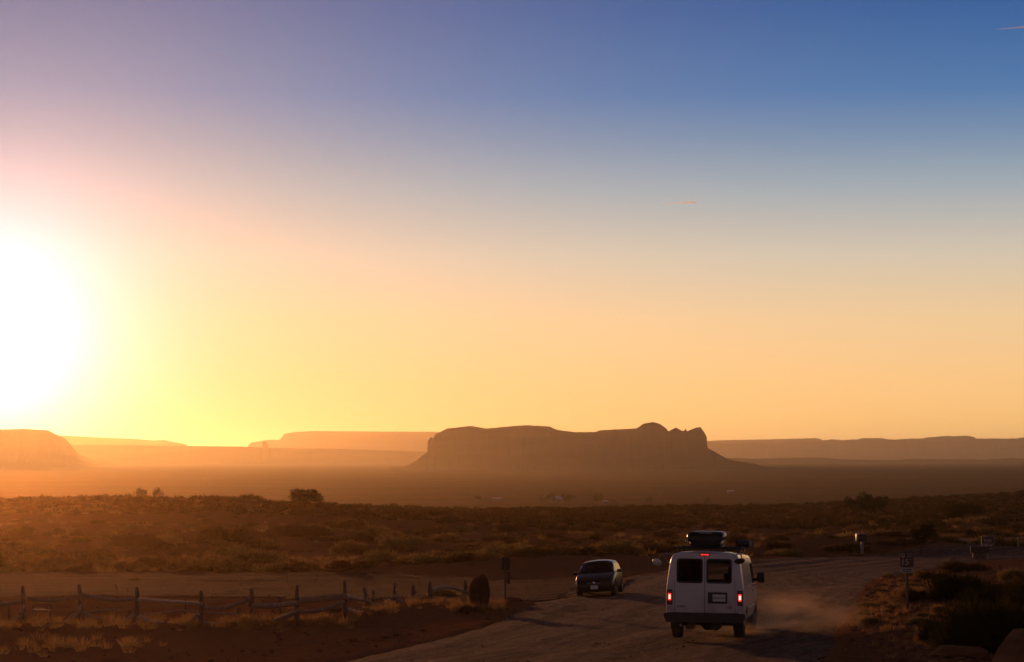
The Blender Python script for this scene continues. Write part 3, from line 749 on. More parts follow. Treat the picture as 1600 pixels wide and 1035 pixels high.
# golden grass along the fence, on the mounds and on the right bank
gt = [tussock_arrays(500+i, 46, spread=0.9, wd=0.05) for i in range(5)]
itg = []
def grass(px, py, n, spx, h0, h1, spy=5):
    for _ in range(n):
        x, Y, z = hit(px+rnd.gauss(0, spx), py+rnd.gauss(0, spy))
        if on_road(x, Y): continue
        h_ = rnd.uniform(h0, h1); itg.append((x, Y, z-0.02, h_*0.85, h_, rnd.uniform(0, 6.28), rnd.randrange(5)))
for px, py, n, sp in ((20, 977, 26, 18), (85, 972, 20, 15), (150, 972, 20, 14), (190, 973, 14, 12), (240, 972, 16, 12), (292, 972, 26, 9), (350, 974, 10, 12), (388, 972, 34, 12),
                      (440, 973, 14, 12), (500, 971, 26, 14), (548, 966, 14, 10), (600, 950, 26, 14), (660, 940, 20, 12), (700, 932, 40, 12), (790, 938, 14, 9), (60, 1010, 30, 35), (200, 1005, 18, 40)):
    grass(px, py, n, sp, 0.16, 0.42)
grass(1400, 975, 130, 45, 0.08, 0.24, 22); grass(1370, 945, 80, 25, 0.08, 0.2, 18); grass(1440, 1000, 60, 30, 0.08, 0.2, 10); grass(1420, 920, 60, 30, 0.1, 0.25, 12)
grass(700, 925, 26, 10, 0.5, 0.85, 3)
grass(735, 950, 40, 14, 0.2, 0.45, 4); grass(770, 946, 24, 9, 0.15, 0.35, 3)
for i in range(700):
    Y = rnd.uniform(126, 150); px = rnd.uniform(-30, 900); x = wx(px, Y)
    if on_road(x, Y): continue
    h_ = rnd.uniform(0.2, 0.55); itg.append((x, Y, float(gz(x, Y))-0.02, h_*1.2, h_, rnd.uniform(0, 6.28), rnd.randrange(5)))
for i in range(300):
    Y = rnd.uniform(118, 260); px = rnd.uniform(0, 1600); x = wx(px, Y)
    if on_road(x, Y): continue
    h_ = rnd.uniform(0.25, 0.7); itg.append((x, Y, float(gz(x, Y))-0.02, h_*1.2, h_, rnd.uniform(0, 6.28), rnd.randrange(5)))
for i in range(500):
    Y = rnd.uniform(34, 110); px = rnd.choice((rnd.uniform(-900, -20), rnd.uniform(1600, 2500))); x = wx(px, Y)
    if on_road(x, Y): continue
    h_ = rnd.uniform(0.12, 0.4); itg.append((x, Y, float(gz(x, Y))-0.02, h_, h_, rnd.uniform(0, 6.28), rnd.randrange(5)))
scatter('grass', itg, gt, M['grass'], 'dry golden grass in tufts along the fence and banks')

# ------------------------------------------------------------------ stones
def rock_mesh(seed, d, blocky=2.0, mat=None, rough=1.0):
    """angular stone: hull of a few points on a blocky solid, faces broken up and pitted"""
    rs = np.random.default_rng(seed)
    p = rs.normal(size=(26, 3)); p /= ((np.abs(p)**blocky).sum(1)**(1/blocky))[:, None]; p *= rs.uniform(0.86, 1.0, (26, 1))
    bm = bmesh.new()
    for q_ in p: bm.verts.new(q_)
    bmesh.ops.convex_hull(bm, input=bm.verts[:])
    bmesh.ops.delete(bm, geom=[v for v in bm.verts if not v.link_faces], context='VERTS')
    bmesh.ops.dissolve_limit(bm, angle_limit=R(12), verts=bm.verts, edges=bm.edges)
    bmesh.ops.bevel(bm, geom=bm.edges[:], offset=0.035, segments=2, affect='EDGES', profile=0.5)
    bmesh.ops.triangulate(bm, faces=bm.faces[:])
    bmesh.ops.subdivide_edges(bm, edges=bm.edges[:], cuts=3, use_grid_fill=True)
    for v in bm.verts:
        q_ = np.array(v.co)
        nz = float(fbm(np.array(q_[0]*2.1+seed+q_[2]*0.7), np.array(q_[1]*2.1+q_[2]*1.9), 5, seed))
        ck = float(vnoise(np.array(q_[0]*1.3+q_[2]*3.1+seed), np.array(q_[1]*2.2), seed+3))
        q_ = q_*(1+nz*0.13*rough-(0.05 if 0.47 < ck < 0.53 else 0))
        v.co = (q_[0]*d[0]/2, q_[1]*d[1]/2, q_[2]*d[2]/2)
    bm.normal_update(); me = bpy.data.meshes.new('stone'); bm.to_mesh(me); bm.free()
    me.materials.append(M[mat or 'boulder'])
    me.polygons.foreach_set('use_smooth', [True]*len(me.polygons)); me.set_sharp_from_angle(angle=R(24))
    return me
def rock(name, px, py, wpx, hpx, seed, label, bury=0.12, group=None, dy=0.8, rz=0.0, blocky=2.6, mat=None, seed_rough=1.0):
    x, Y, z = hit(px, py); s = Y/FPX
    o = link(name, rock_mesh(seed, (wpx*s*1.12, wpx*s*dy, hpx*s*1.25), blocky, mat, seed_rough))
    o.location = (x, Y, z+hpx*s*(0.5-bury)); o.rotation_euler = (0, 0, rz); tag(o, label, 'rock', group); return o
rock('boulder', 750, 950, 32, 53, 8, 'upright dark boulder standing at the right end of the log fence', 0.06, blocky=2.7, mat='darkstone', seed_rough=1.9)
rock('boulder', 1592, 1046, 112, 66, 12, 'big angular boulder in the bottom right corner', 0.10, rz=0.3, blocky=4.5)
rock('slab', 1494, 1024, 78, 20, 21, 'low flat slab of rock left of the corner boulder', 0.2, blocky=4.0)
rock('stone', 1417, 1041, 52, 18, 33, 'low stone fringed with dry grass at the bottom edge', 0.1)
rock('stone', 1497, 1042, 30, 14, 34, 'small stone at the bottom edge between slab and corner boulder', 0.1)
rock('stone', 803, 938, 22, 8, 36, 'flat stone at the foot of the narrow board post', 0.1)
rock('stone', 1464, 888, 11, 7, 37, 'small pale stone on the bank edge right of the speed sign', 0.1)
for i, (px, py, w_, h_) in enumerate(((556, 1000, 20, 9), (580, 998, 16, 8), (602, 995, 15, 8), (620, 992, 13, 7), (640, 990, 12, 7), (662, 984, 12, 6), (530, 1006, 15, 7))):
    rock('kerb_stone', px, py, w_, h_, 50+i, 'dark stone in the row along the left road edge below the fence', 0.15, 'stones along the left road edge')
for i, (px, py, w_, h_) in enumerate(((1459, 861, 12, 5), (1468, 862, 9, 4), (1478, 862, 11, 4), (1497, 862, 10, 4), (1505, 862, 9, 5), (1512, 862, 12, 5))):
    rock('verge_stone', px, py, w_, h_, 70+i, 'stone in the row on the verge left of the hotel sign', 0.15, 'stones on the far verge')
peb = []
for i in range(2):
    bm = bmesh.new(); bmesh.ops.create_icosphere(bm, subdivisions=1, radius=0.5)
    rs = np.random.default_rng(i); v = np.array([u_.co[:] for u_ in bm.verts])*rs.uniform(0.7, 1.2, (len(bm.verts), 1)); v[:, 2] *= 0.7
    peb.append((v, np.array([[w_.index for w_ in f.verts] for f in bm.faces]))); bm.free()
itp = []
for i in range(2600):
    Y = math.exp(rnd.uniform(math.log(38), math.log(110))); px = rnd.choice((rnd.uniform(-40, 900), rnd.uniform(1290, 1640))); x = wx(px, Y)
    if on_road(x, Y) and rnd.random() < 0.8: continue
    s_ = 0.03+0.16*rnd.random()**4; itp.append((x, Y, float(gz(x, Y))+s_*0.15, s_, s_, rnd.uniform(0, 6.28), rnd.randrange(2)))
for i in range(900):
    Y = math.exp(rnd.uniform(math.log(40), math.log(95))); px = rnd.uniform(1310, 1560); x = wx(px, Y)
    if on_road(x, Y): continue
    s_ = 0.05+0.20*rnd.random()**3; itp.append((x, Y, float(gz(x, Y))+s_*0.12, s_, s_, rnd.uniform(0, 6.28), rnd.randrange(2)))
for i in range(3800):
    Y = math.exp(rnd.uniform(math.log(38), math.log(118))); px = rnd.uniform(300, 1500); x = wx(px, Y)
    if not on_road(x, Y): continue
    s_ = 0.025+0.05*rnd.random()**3; itp.append((x, Y, float(gz0(x, Y))+0.02, s_, s_, rnd.uniform(0, 6.28), rnd.randrange(2)))
scatter('gravel', itp, peb, M['boulder'], 'loose stones scattered on the banks')

# ------------------------------------------------------------------ trees
def tree(px, py, wpx, hpx, label, mat='tree', trunk=0.25, name='tree', group=None, n=420, seed=1, Y=None, lean=0.0, clumps=9, ridge=False):
    if ridge:            # on the crest: py is the top of the crown
        Y = 262; hpx = (HOR+(CZ-float(gz(wx(px, Y), Y)))*FPX/Y)-py
    if Y is None: x, Y, z = hit(px, py)
    else: x = wx(px, Y); z = float(gz(x, Y))
    s = Y/FPX; w_, h_ = wpx*s, hpx*s
    rs = np.random.default_rng(seed)
    root = empty(name, (x, Y, z-0.05)); tag(root, label, 'tree', group)
    b = MB(); top = Vector((lean*w_, 0, h_*max(trunk, 0.18)))
    b.tube([(0, 0, -0.2), (lean*w_*0.4, 0, top.z*0.5), top], [h_*0.035, h_*0.028, h_*0.022], 7)
    cl = []
    for k in range(clumps):
        a = rs.uniform(0, 2*np.pi); r_ = rs.uniform(0.15, 0.36)*w_
        c = np.array([lean*w_+math.cos(a)*r_, math.sin(a)*r_, h_*(trunk+(1-trunk)*rs.uniform(0.28, 0.80))])
        cl.append((c, rs.uniform(0.13, 0.24)*w_))
        b.tube([top, Vector(c)*0.5+top*0.5+Vector((0, 0, h_*0.03)), Vector(c)], [h_*0.016, h_*0.010, h_*0.005], 5)
    b.build('trunk', M['bark'], root, 50)
    k = rs.integers(0, clumps, n); C_ = np.array([c for c, _ in cl]); Rr = np.array([r_ for _, r_ in cl])
    d = rs.normal(size=(n, 3)); d /= np.linalg.norm(d, axis=1, keepdims=True)
    P = C_[k]+d*(Rr[k]*(0.3+0.7*rs.random(n)**0.5))[:, None]*np.array([1, 1, 0.85*min(1.2, h_*(1-trunk)/w_*1.6)])
    P[:, 2] = np.maximum(P[:, 2], h_*trunk*0.8)
    lf = 0.065*max(w_, h_)
    v, qd = blades(P, d+rs.normal(size=(n, 3))*0.8, lf*rs.uniform(0.7, 1.4, n), lf*0.75, rs, 0.4)
    link('crown', npmesh('crown', v, qd, M[mat]), root)
    return root
tree(222, 761, 22, 17, 'left one of the two open dark bushes on the left skyline', trunk=0.12, seed=1, ridge=True, n=500, clumps=8)
tree(249, 760, 20, 19, 'right one of the two open dark bushes on the left skyline', trunk=0.12, seed=2, ridge=True, n=420, clumps=7)
tree(478, 764, 54, 23, 'wide dark tree on the ridge under the middle of the left skyline', trunk=0.10, seed=3, ridge=True, n=1500, clumps=14)
tree(1333, 806, 34, 30, 'dark tree on the far slope, left of a larger dark tree', trunk=0.2, seed=4, n=900)
tree(1364, 806, 48, 36, 'larger dark tree on the far slope beside a smaller one', trunk=0.1, seed=5, n=1500, clumps=12)
tree(1434, 871, 42, 54, 'small dark tree with a bare thin trunk beside the far road', trunk=0.46, seed=6, n=900, lean=0.05, clumps=8, mat='darkbush')
FT = [(848, 791, 13, 14, 'rounded tree left of the far house, shorter of the two'), (860, 790, 16, 18, 'rounded tree touching the left end of the far house'), (890, 791, 24, 16, 'wide tree touching the right end of the far house'),
      (934, 790, 18, 18, 'tall rounded tree standing alone right of the far house'), (747, 793, 11, 13, 'thin tree with a bare trunk alone on the plain left of the far house'), (1013, 789, 14, 10, 'small rounded tree on the plain right behind the lone tall one'),
      (959, 789, 8, 8, 'tiny tree on the plain between two larger far trees'), (1103, 787, 12, 9, 'small tree on the plain above the van'), (1280, 783, 26, 14, 'wide pale green tree behind the dark rise on the right'), (1306, 784, 6, 9, 'thin narrow pale green tree behind the dark rise'),
      (1338, 784, 12, 10, 'small round pale tree behind the dark rise'), (1362, 781, 20, 12, 'yellow green tree poking over the dark rise above the dark slope trees'), (1258, 784, 18, 9, 'low pale green tree at the left end of the trees behind the rise')]
for i, (px, py, w_, h_, lab) in enumerate(FT):
    tree(px, py, w_, h_, lab, 'cotton', trunk=0.35 if i == 4 else 0.1, name='cottonwood', seed=20+i, n=1500, Y=1950 if px < 1200 else 1050, clumps=8)

# ------------------------------------------------------------------ far houses
def house(px, Y, wpx, hpx, label, rz=0.0):
    x = wx(px, Y); s = Y/FPX; w_, h_ = wpx*s, hpx*s; z = float(gz(x, Y))
    root = empty('house', (x, Y, z), (0, 0, rz)); tag(root, label, 'house')
    MB().box((0, 0, h_*0.3-0.2), (w_, w_*0.6, h_*0.6+0.4)).build('wall', M['housewall'], root)
    d = w_*0.36
    poly = [(-d, h_*0.6), (d, h_*0.6), (d*0.1, h_), (-d*0.1, h_)]
    b = MB(); vs = [(sx*(w_*0.54), y, zz) for sx in (-1, 1) for y, zz in poly]
    b.add(vs, [(0, 1, 2, 3), (7, 6, 5, 4), (0, 4, 5, 1), (1, 5, 6, 2), (2, 6, 7, 3), (3, 7, 4, 0)]).build('roof', M['houseroof'], root)
    for k in (-0.28, 0.25): MB().box((w_*k, -w_*0.305, h_*0.34), (w_*0.12, 0.1, h_*0.24)).build('window', M['pane'], root)
    MB().box((0, -w_*0.305, h_*0.24), (w_*0.09, 0.1, h_*0.46)).build('door', M['signdark'], root)
house(872, 1980, 22, 10, 'long far house with a pale roof between two trees on the plain')
house(777, 2050, 14, 6, 'low far building with a pale roof left of the far trees')
house(946, 1960, 7, 5, 'tiny far shed right of the lone tall tree')
house(1141, 2500, 10, 5, 'far shed with a pale roof on the plain above the van')

# ------------------------------------------------------------------ log fences
def Pt(px, py, Y): return Vector((wx(px, Y), Y, CZ-(py-HOR)*Y/FPX))
def fence(name, label, posts, rails, braces, Yoff=0.0, rpost=0.095, rrail=0.082):
    root = empty(name, hit(posts[0][0], posts[0][2])); tag(root, label, 'fence')
    base = Vector(root.location); info = []
    for px, top, bot, lean in posts:
        x, Y, z = hit(px, bot); h_ = (bot-top)*Y/FPX; info.append((px, Y))
        b = MB(); L = lean*Y/FPX
        pts = [Vector((x+L*t_+0.02*math.sin(5*t_+px), Y, z-0.25+(h_+0.25)*t_))-base for t_ in (0, 0.3, 0.6, 0.85, 1)]
        f_ = rnd.uniform(0.8, 1.15)
        b.tube(pts, [rpost*f_*k for k in (1.1, 1.0, 0.95, 0.85, 0.6)], 9, wob=0.25)
        b.build('post', M['post'], root, 60)
    ip = np.array(sorted(info))
    def Yat(px): return float(np.interp(px, ip[:, 0], ip[:, 1]))-0.13
    for pl in rails:
        P = [Pt(px, py, Yat(px))-base for px, py in pl]
        # resample with a slight waviness
        Q = []
        for a, c in zip(P[:-1], P[1:]):
            m_ = max(2, int((c-a).length/0.25))
            Q += [a.lerp(c, t_/m_)+Vector((0, 0, 0.012*math.sin(17*t_/m_+a.x*3))) for t_ in range(m_)]
        Q.append(P[-1]); n = len(Q); r0 = rrail*rnd.uniform(0.85, 1.15)
        sm = [Q[0]]+[(Q[i-1]+Q[i]*2+Q[i+1])/4 for i in range(1, n-1)]+[Q[-1]]
        MB().tube(sm, [r0*(1.08-0.3*i/n)*(0.9+0.2*rnd.random()) for i in range(n)], 8).build('rail', M['wood'], root, 60)
    for (a, c, dy) in braces:
        A = Pt(*a, Yat(a[0])-dy)-base; C_ = Pt(*c, Yat(c[0]))-base
        mid = (A+C_)/2+Vector((0, 0, 0.05))
        MB().tube([A, mid, C_], [rrail*0.95, rrail*0.9, rrail*0.8], 8, wob=0.2).build('brace', M['wood'], root, 60)
    return root
fence('log_fence', 'rustic fence of bent pale logs on dark posts along the near left roadside',
    [(-46, 920, 967, 0), (42, 915, 968, -2), (131, 912, 966, -3), (218, 916, 971, -1), (318, 921, 973, -1), (394, 918, 966, 1), (467, 913, 976, -1), (540, 906, 968, 1), (583, 921, 943, 2), (577, 916, 944, -7),
     (618, 909, 938, 0), (646, 912, 938, 0), (673, 905, 936, 0), (727, 905, 927, 0)],
    [[(-46, 939), (0, 943), (38, 938)], [(48, 932), (60, 936), (90, 937), (131, 933)], [(135, 928), (165, 934), (190, 936), (218, 935)], [(222, 935), (260, 938), (318, 941)], [(322, 945), (334, 950), (355, 948), (372, 942), (394, 934)],
     [(398, 945), (420, 946), (444, 944), (467, 940)], [(470, 936), (500, 935), (525, 931), (541, 929)], [(540, 930), (560, 934), (576, 937)], [(575, 935), (582, 943), (598, 944), (610, 936), (618, 928)], [(646, 934), (660, 932), (676, 930)],
     [(676, 922), (690, 916), (706, 916), (726, 922)], [(134, 956), (150, 964), (172, 969), (196, 970)], [(222, 962), (240, 969), (262, 973), (280, 972)], [(322, 973), (345, 975), (380, 974)], [(432, 969), (452, 960), (468, 951), (495, 954), (520, 947), (540, 938)],
     [(541, 951), (560, 955), (578, 957)], [(618, 928), (628, 936), (632, 944)]],
    [((17, 977), (39, 959), 0.8), ((104, 975), (128, 954), 0.8), ((191, 979), (214, 958), 0.8), ((300, 972), (317, 956), 0.7), ((37, 958), (42, 944), 0.3), ((126, 955), (130, 944), 0.3)])
fence('back_fence', 'thin low fence of poles standing behind the log fence', [(20, 944, 966, 0), (58, 941, 962, 0), (84, 942, 968, 0), (208, 946, 962, 0), (293, 935, 961, 0), (375, 948, 962, 0), (440, 931, 957, 0)],
    [[(58, 951), (84, 952)], [(137, 956), (165, 952), (208, 949)], [(224, 960), (255, 956), (293, 952), (316, 954)], [(322, 955), (350, 957), (384, 957)], [(500, 936), (560, 934), (620, 932)]], [], rpost=0.055, rrail=0.045)

# narrow board on a post at the fence end
x, Y, z = hit(789.5, 938); s = Y/FPX
r_ = empty('board_post', (x, Y, z)); tag(r_, 'thin post carrying a narrow dark slatted board right of the upright boulder', 'sign')
MB().tube([(0, 0, -0.3), (0, 0, 71*s)], [0.045, 0.040], 8).build('post', M['post'], r_, 50)
b = MB(); b.box((-3.2*s, -0.06, 58*s), (4.2*s, 0.03, 20*s), bev=0.004); b.box((3.8*s, -0.06, 58*s), (6.5*s, 0.03, 20*s), bev=0.004); b.build('board', M['signdark'], r_)
MB().box((5.4*s, -0.055, 36*s), (4.5*s, 0.02, 19*s), bev=0.004).build('lower_board', M['signdark'], r_)

# ------------------------------------------------------------------ signs
x, Y, z = hit(1414, 952); s = Y/FPX
r_ = empty('speed_sign', (x, Y, z), (0, 0, R(-4))); tag(r_, 'brown 15 mph speed sign on a wooden post on the right bank', 'sign')
MB().tube([(0, 0.04, -0.3), (0, 0.04, 86*s)], [0.040, 0.036], 10).build('post', M['post'], r_, 50)
pn = MB().box((-0.5*s, 0, 78.5*s), (21*s, 0.012, 24*s), bev=0.004).build('panel', M['signbrown'], r_)
fr = MB()
for dx, dz_, w_, h_ in ((0, 11.6, 20.4, 0.7), (0, -11.6, 20.4, 0.7), (-10.0, 0, 0.7, 22.6), (10.0, 0, 0.7, 22.6)): fr.box(((dx-0.5)*s, -0.008, (78.5+dz_)*s), (w_*s, 0.004, h_*s))
fr.build('border', M['signframe'], pn)
text('15', 12.5*s, pn, M['signwhite'], (-3.4*s, -0.008, 74.0*s), ext=0.002, bold=0.004)
text('SPEED', 3.6*s, pn, M['signwhite'], (4.0*s, -0.008, 86.6*s), ext=0.002)
text('LIMIT', 3.6*s, pn, M['signwhite'], (4.0*s, -0.008, 82.9*s), ext=0.002)
text('MPH', 3.0*s, pn, M['signwhite'], (6.0*s, -0.008, 78.2*s), ext=0.002)
MB().prism([((-6.6+3.2*math.cos(a))*s, (84.8+(3.2*math.sin(a) if math.sin(a) > -0.3 else 3.9*math.sin(a)))*s) for a in np.linspace(0, 2*math.pi, 20)[:-1]], -0.011, -0.007).build('emblem', M['signwhite'], pn)
MB().prism([((-6.6+2.0*math.cos(a))*s, (85.2+1.9*math.sin(a))*s) for a in np.linspace(0, 2*math.pi, 16)[:-1]], -0.014, -0.0112).build('emblem_disc', M['signframe'], pn)
pq = MB().box((0.2*s, 0, 61.6*s), (20*s, 0.012, 8*s), bev=0.003).build('plaque', M['signwhite'], r_)
b = MB()
for k, zz in enumerate((63.2, 60.0)):
    xx = -8.0+k
    while xx < 7.6-k:
        w_ = rnd.uniform(0.7, 1.3); b.box(((xx+w_/2)*s, -0.0075, zz*s), (w_*s, 0.003, 1.7*s)); xx += w_+0.45
b.build('small_lettering', M['signbrown'], pq)

x, Y, z = hit(1527, 876); s = Y/FPX
r_ = empty('hotel_sign', (x, Y, z), (0, 0, R(-6))); tag(r_, 'brown sign reading THE VIEW above a dark board and stone base', 'sign')
MB().box((1*s, 0.35, 5*s), (21*s, 0.5, 14*s), bev=0.03).build('stone_base', M['stone'], r_, 40)
MB().box((0, 0.0, 17.5*s), (28*s, 0.10, 10.5*s), bev=0.01).build('lower_board', M['signdark'], r_)
MB().tube([(12*s, 0.15, -0.3), (12*s, 0.15, 38*s)], 0.05, 10).build('post', M['greypaint'], r_, 50)
bk = MB().box((17.5*s, 0.42, 28.5*s), (16*s, 0.07, 22*s), bev=0.01).build('rear_panel', M['signframe'], r_)
pn = MB().box((12.5*s, 0.03, 28*s), (19*s, 0.07, 19*s), bev=0.01).build('panel', M['signbrown'], r_)
fr = MB()
for dx, dz_, w_, h_ in ((0, 9.2, 18.4, 0.6), (0, -9.2, 18.4, 0.6), (-9.0, 0, 0.6, 17.8), (9.0, 0, 0.6, 17.8)): fr.box(((12.5+dx)*s, -0.009, (28+dz_)*s), (w_*s, 0.006, h_*s))
fr.build('border', M['signframe'], pn)
text('THE', 6.6*s, pn, M['signwhite'], (12.2*s, -0.012, 31.4*s), bold=0.006)
text('VIEW', 6.6*s, pn, M['signwhite'], (12.2*s, -0.012, 24.6*s), bold=0.006)
MB().box((16*s, -0.010, 19.6*s), (7*s, 0.004, 0.8*s)).build('small_lettering', M['signwhite'], pn)

x, Y, z = hit(1344.5, 864); s = Y/FPX
r_ = empty('box_on_post', (x, Y, z), (0, 0, R(5))); tag(r_, 'dark metal box on a pale post beside the far road', 'box')
MB().box((0, 0, 9*s), (0.16, 0.16, 19*s+0.4), bev=0.01).build('post', M['greypaint'], r_)
MB().box((0, 0, 18.4*s), (20*s, 0.42, 0.8*s), bev=0.008).build('shelf', M['signdark'], r_)
MB().box((-2*s, 0, 24.4*s), (14.5*s, 0.55, 10.6*s), bev=0.03).build('box', M['plastic'], r_, 40)
MB().box((-2*s, 0, 30.3*s), (14.8*s, 0.58, 0.9*s), bev=0.01).build('lid', M['greypaint'], r_)

x, Y, z = hit(1487, 863); s = Y/FPX
r_ = empty('reflector_post', (x, Y, z)); tag(r_, 'short amber reflector post among the verge stones', 'reflector post')
MB().tube([(0, 0, -0.1), (0, 0, 4.6*s)], 0.035, 8).build('post', M['amber'], r_, 40); MB().box((0, -0.03, 3.4*s), (0.09, 0.02, 2.2*s), bev=0.004).build('reflector', M['amber'], r_)
x, Y, z = hit(1587, 857); s = Y/FPX
r_ = empty('marker_post', (x, Y, z)); tag(r_, 'thin pale marker post at the right edge by the far road', 'post')
MB().tube([(0, 0, -0.2), (0, 0, 16*s)], [0.04, 0.035], 8).build('post', M['greypaint'], r_, 40); MB().lathe([(0.045, 0), (0.045, 0.06), (0.02, 0.09)], (0, 0, 16*s-0.02), 'z', 10).build('cap', M['signwhite'], r_, 40)
x, Y, z = hit(1561, 851); s = Y/FPX
r_ = empty('pipe_barrier', (x, Y, z), (0, 0, R(-8))); tag(r_, 'low pale pipe barrier beside the far road right of the hotel sign', 'barrier')
for zz, a, c in ((7.2, -8, 6), (3.8, -9, 9)): MB().tube([(a*s, 0, zz*s), (c*s, 0, (zz-0.2)*s)], 0.04, 8).build('pipe', M['greypaint'], r_, 40)
for xx in (-7, 0.5, 5.5): MB().tube([(xx*s, 0.05, -0.3), (xx*s, 0.05, 7.4*s)], 0.035, 8).build('post', M['greypaint'], r_, 40)

# ------------------------------------------------------------------ vehicles
def loft(stations, windows):
    """stations: list of (y, [(x,z)...] from the sill to the roof middle). Returns the body and one mesh builder per window key."""
    K = len(stations[0][1]); full = []
    for y, pr in stations:
        full.append([(x, y, z) for x, z in pr]+[(-x, y, z) for x, z in reversed(pr[:-1])])
    n = 2*K-1; V = [p for st in full for p in st]
    body = MB(); win = {}
    bf = []
    for i in range(len(full)-1):
        for j in range(n-1):
            f = (i*n+j, i*n+j+1, (i+1)*n+j+1, (i+1)*n+j)
            jj_ = j if j < K-1 else n-2-j
            side = 'r' if j < K-1 else 'l'
            key = windows(i, jj_, side)
            if key: win.setdefault(key, []).append(f)
            else: bf.append(f)
    body.add(V, bf)
    out = {}
    for k, fs in win.items():
        m = MB(); m.add(V, fs); out[k] = m
    return body, out, full
def clean(o):
    bm = bmesh.new(); bm.from_mesh(o.data)
    loose = [v for v in bm.verts if not v.link_faces]; bmesh.ops.delete(bm, geom=loose, context='VERTS')
    bmesh.ops.remove_doubles(bm, verts=bm.verts, dist=1e-5); bmesh.ops.recalc_face_normals(bm, faces=bm.faces)
    bm.to_mesh(o.data); bm.free(); return o
def wheel(parent, x, y, r, w, side, steer=0.0):
    e = MB()
    e.lathe([(r*0.62, -w/2), (r*0.90, -w/2), (r*0.985, -w/2+0.03), (r, -w/2+0.06), (r, w/2-0.06), (r*0.985, w/2-0.03), (r*0.90, w/2), (r*0.62, w/2)], (0, 0, 0), 'x', 36)
    o = e.build('wheel', M['rubber'], parent, 40, loc=(x, y, r)); o.rotation_euler = (0, 0, steer)
    h = MB(); h.lathe([(r*0.64, w*0.30*side), (r*0.60, w*0.50*side), (r*0.50, w*0.42*side), (r*0.28, w*0.40*side), (r*0.20, w*0.54*side), (0.01, w*0.55*side)], (0, 0, 0), 'x', 28)
    for k in range(8):
        a = 2*math.pi*k/8; h.box((w*0.42*side, r*0.42*math.cos(a), r*0.42*math.sin(a)), (0.02, r*0.10, r*0.10), rot=(a, 0, 0))
    h.build('rim', M['steel'], o, 40)
    return o
def arch_z(y, centres, r, zc):
    z = -1
    for c in centres:
        d = r*r-(y-c)**2
        if d > 0: z = max(z, zc+math.sqrt(d))
    return z
# --- the van
VH = R(10.7); hd = Vector((math.sin(VH), math.cos(VH)))
rx, ry = wx(1098.5, 49.0), 49.0
cx, cy = rx+hd.x*2.7, ry+hd.y*2.7
zr = float(gz0(cx-hd.x*1.6, cy-hd.y*1.6)); zf = float(gz0(cx+hd.x*1.9, cy+hd.y*1.9))
van = empty('van', (cx, cy, (zr*1.9+zf*1.6)/3.5+0.03), (math.atan2(zf-zr, 3.5), R(0.4), -VH)); van.scale = (0.962, 1.0, 1.03)
tag(van, 'white van driving away along the gravel road with brake lights lit', 'van')
BP = [(0.80, 0.42), (0.93, 0.46), (0.98, 0.62), (1.0, 0.90), (0.995, 1.20), (0.965, 1.45), (0.905, 1.80), (0.865, 1.955), (0.80, 2.045), (0.62, 2.09), (0.30, 2.112), (0, 2.12)]
HP = [(0.80, 0.42), (0.93, 0.46), (0.975, 0.62), (0.985, 0.90), (0.965, 1.10), (0.93, 1.18), (0.86, 1.23), (0.76, 1.26), (0.62, 1.28), (0.45, 1.295), (0.22, 1.305), (0, 1.31)]
CENT = (-1.62, 1.92); AR, AZ = 0.44, 0.37
ys = sorted(set([-2.70, -2.67, -2.60, -2.3, -0.9, -0.5, 0.0, 0.35, 0.8, 1.22, 1.32, 2.55, 2.66, 2.70] + [round(c+d, 3) for c in CENT for d in (-0.439, -0.42, -0.36, -0.25, -0.12, 0, 0.12, 0.25, 0.36, 0.42, 0.439)]))
COWL = 1.92
st = []
for y in ys:
    if y <= 1.32: pr = BP
    elif y >= COWL: pr = [(x_*(1-0.05*max(0, (y-2.3)/0.4)), z_-(0.10*(y-COWL)/0.6 if z_ > 1.0 else 0)) for x_, z_ in HP]
    else:
        t_ = (y-1.32)/(COWL-1.32); pr = [((1-t_)*a[0]+t_*c[0], (1-t_)*a[1]+t_*c[1]) for a, c in zip(BP, HP)]
    if y == -2.70: pr = [(x_*0.972, 0.42+(z_-0.42)*0.982) for x_, z_ in pr]
    elif y == -2.67: pr = [(x_*0.990, 0.42+(z_-0.42)*0.994) for x_, z_ in pr]
    if y >= 2.69: pr = [(x_*0.93, z_-(0.10 if z_ > 0.8 else 0)) for x_, z_ in pr]
    if y > -2.0: pr = [(x_, z_-max(0, z_-1.6)/0.52*0.11*min(1, (y+2.0)/3.3)) for x_, z_ in pr]
    az = arch_z(y, CENT, AR, AZ)
    pr = [(x_, max(z_, az) if k < 4 else z_) for k, (x_, z_) in enumerate(pr)]
    st.append((y, pr))
def vwin(i, j, side):
    y0, y1 = ys[i], ys[i+1]
    if y0 >= 1.32 and y1 <= COWL+0.001 and j >= 7: return 'windshield'
    if 0.34 < y0 and y1 < 1.30 and j in (4, 5): return 'side_window_'+side
    return None
body, win, full = loft(st, vwin)
# nose
nn = [(x_, 2.70, z_) for x_, z_ in st[-1][1]]
k = len(nn); body.add(nn+[(-a, b_, c) for a, b_, c in nn], [(i, i+1, k+i+1, k+i) for i in range(k-1)])
vb = clean(body.build('body', M['white'], van, 38))
for key, m in win.items(): clean(m.build('windshield' if key == 'windshield' else 'side_window', M['clearglass' if key == 'windshield' else 'glass'], van, 30))
MB().box((0, 0.1, 0.50), (1.72, 5.0, 0.06)).build('floor', M['plastic'], van)
